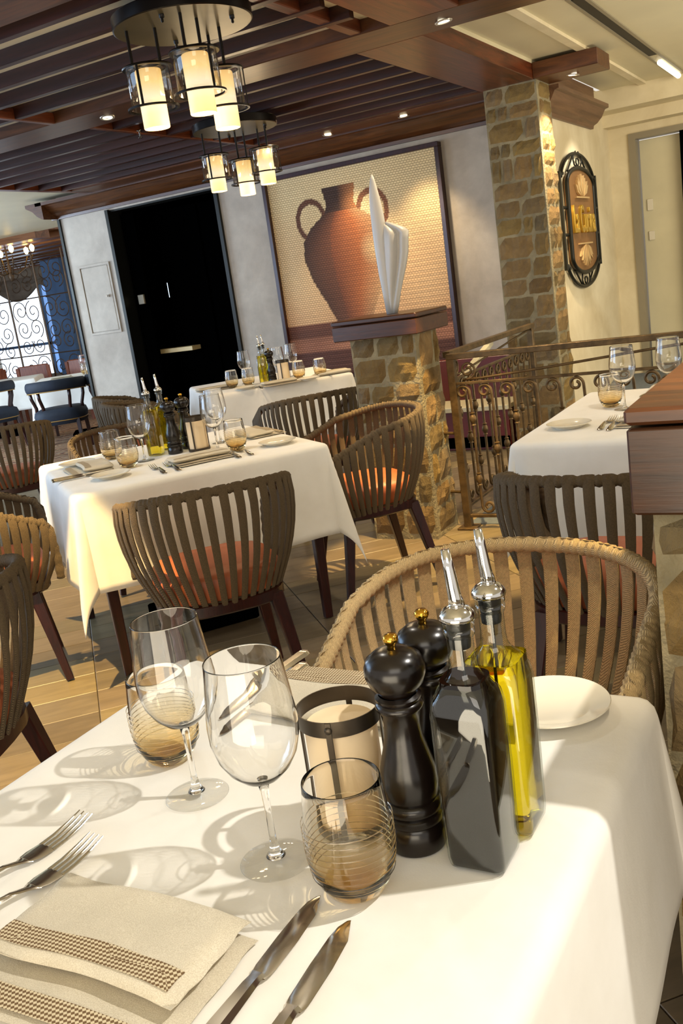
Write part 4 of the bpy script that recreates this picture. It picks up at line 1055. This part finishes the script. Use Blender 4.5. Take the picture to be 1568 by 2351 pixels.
# navy chairs
def make_navy():
    c = thing('navy_armchair', '', 'chair')
    pts = []
    for i in range(41):
        s = -1+2*i/40; ph = s*R(105); pts.append((.30*sin(ph), -.27*cos(ph)+.0, .74+.015*cos(ph)))
    rb = obj('padded_back_rail', MB().tube(pts, [(.030, .060)]*41, 12), M['blueseat'], c, smooth=True)
    obj('rail_piping', MB().tube([(x*1.05, y*1.05, z-.058) for x, y, z in pts], .006, 6), M['piping'], rb, smooth=True)
    def D(k, z): return [(.27*k*(abs(cos(a))**.6)*(1 if cos(a) > 0 else -1), .26*k*(abs(sin(a))**.7)*(1 if sin(a) > 0 else -1), z) for a in [2*pi*i/24 for i in range(24)]]
    st = obj('seat', MB().loft([D(.96, .33), D(1, .35), D(1.04, .43), D(.99, .475), D(.8, .50), D(.4, .51)]), M['blueseat'], c, smooth=50)
    obj('seat_piping', MB().tube([(x, y, .372) for x, y, _ in D(1.01, 0)], .006, 6, closed=True), M['piping'], st, smooth=True)
    for s in (-1, 1):
        for a in (35, 82):
            ph = s*R(a); x, y = .29*sin(ph), -.26*cos(ph)
            obj('upright', MB().tube([(x*.88, y*.88, .40), (x*.86, y*.86, .52), (x*.97, y*.97, .62), (x, y, .72)], [(.013, .02)]*4, 6), M['leg'], c, smooth=True)
        obj('leg', MB().bar((s*.22, .19, .37), (s*.23, .22, .005), .045, .03), M['leg'], c)
        obj('leg', MB().bar((s*.20, -.2, .37), (s*.22, -.29, .005), .045, .03), M['leg'], c)
    return c
nv = make_navy(); nv.location = (-7.75, 7.55, 0); nv.rotation_euler = (0, 0, R(35)); nv['label'] = 'navy armchair in the middle of the three at the far left table'
dup(nv, (-7.32, 8.02, 0), R(35), 'navy armchair beside the plaster wall end')
dup(nv, (-9.35, 8.0, 0), R(75), 'leftmost navy armchair, cut by the left edge')
# brown wooden chairs and glasses beyond
def make_brown():
    c = thing('wooden_armchair', '', 'chair')
    obj('seat', MB().bbox(-.24, .24, -.22, .24, .43, .48, .01), M['blueseat'], c)
    for s in (-1, 1):
        obj('leg', MB().bar((s*.22, .2, .62), (s*.22, .22, .005), .05, .04), M['brownwood'], c); obj('leg', MB().bar((s*.22, -.2, .84), (s*.23, -.26, .005), .05, .04), M['brownwood'], c)
        obj('armrest', MB().bbox(s*.22-.03, s*.22+.03, -.24, .25, .62, .655, .006), M['brownwood'], c)
    obj('backrest', MB().bbox(-.22, .22, -.24, -.2, .60, .86, .012), M['brownwood'], c)
    return c
br_ = make_brown(); br_.location = (-10.6, 9.9, .0); br_.rotation_euler = (0, 0, R(215)); br_['label'] = 'brown wooden armchair under the far window, left one'
dup(br_, (-10.0, 10.2, .0), R(200), 'brown wooden armchair under the far window, right one')
dup(br_, (-11.4, 9.9, .0), R(240), 'brown wooden armchair at the extreme left under the far window')
wg(-8.2, 8.5, 'wine glass on the table beside the navy chairs, left one'); wg(-8.0, 8.65, 'wine glass on the table beside the navy chairs, right one')
tm(-8.35, 8.65, 'tumbler on the table beside the navy chairs'); tm(-8.05, 8.42, 'tumbler beside the wall end on the navy chairs table')
P_('np', make_napkin, (-8.45, 8.35, Z), 40, 'napkin on the table beside the navy chairs')
# room shell outside the frame
struct(obj('wall_window_left', MB().box(-17.2, -17, 2, 17, 0, 3), M['curtain']), 'far left wall of the window room')

# real refracted light through the glassware of the front table
for l_ in bpy.data.lights:
    if l_.name.startswith('table_halogen'): l_.cycles.is_caustics_light = True
for o in bpy.data.objects:
    if o.type != 'MESH' or not o.parent: 
        if o.name == 'tablecloth': o.cycles.is_caustics_receiver = True
        continue
    if o.parent.name in ('wine_glass', 'wine_glass.001', 'smoked_tumbler', 'smoked_tumbler.001') and o.name.split('.')[0] in ('bowl', 'body', 'stem'): o.cycles.is_caustics_caster = True
    if o.parent.name == 'folded_napkin': o.cycles.is_caustics_receiver = True

GROUPS = {'rope_armchair': 'rope armchairs around the tables', 'navy_armchair': 'navy armchairs in the far dining room', 'wooden_armchair': 'brown wooden armchairs under the far window',
          'wine_glass': 'wine glasses set on the tables', 'smoked_tumbler': 'smoked tumblers set on the tables', 'pepper_mill': 'black mills on the tables', 'pouring_bottle': 'oil and vinegar bottles with pourers',
          'candle_lantern': 'candle lanterns on the tables', 'side_plate': 'white side plates', 'table_fork': 'forks laid on the tables', 'table_knife': 'knives laid on the tables', 'folded_napkin': 'folded linen napkins',
          'dining_table': 'cloth covered dining tables', 'tablecloth': 'white tablecloths', 'pendant_light': 'candle shade pendants', 'downlight': 'recessed downlights', 'stone_pier': 'low fieldstone piers', 'iron_railing': 'bronzed iron railings', 'iron_chandelier': 'chandeliers of the far room'}
for o in bpy.data.objects:
    if not o.parent and o.name.split('.')[0] in GROUPS: o['group'] = GROUPS[o.name.split('.')[0]]
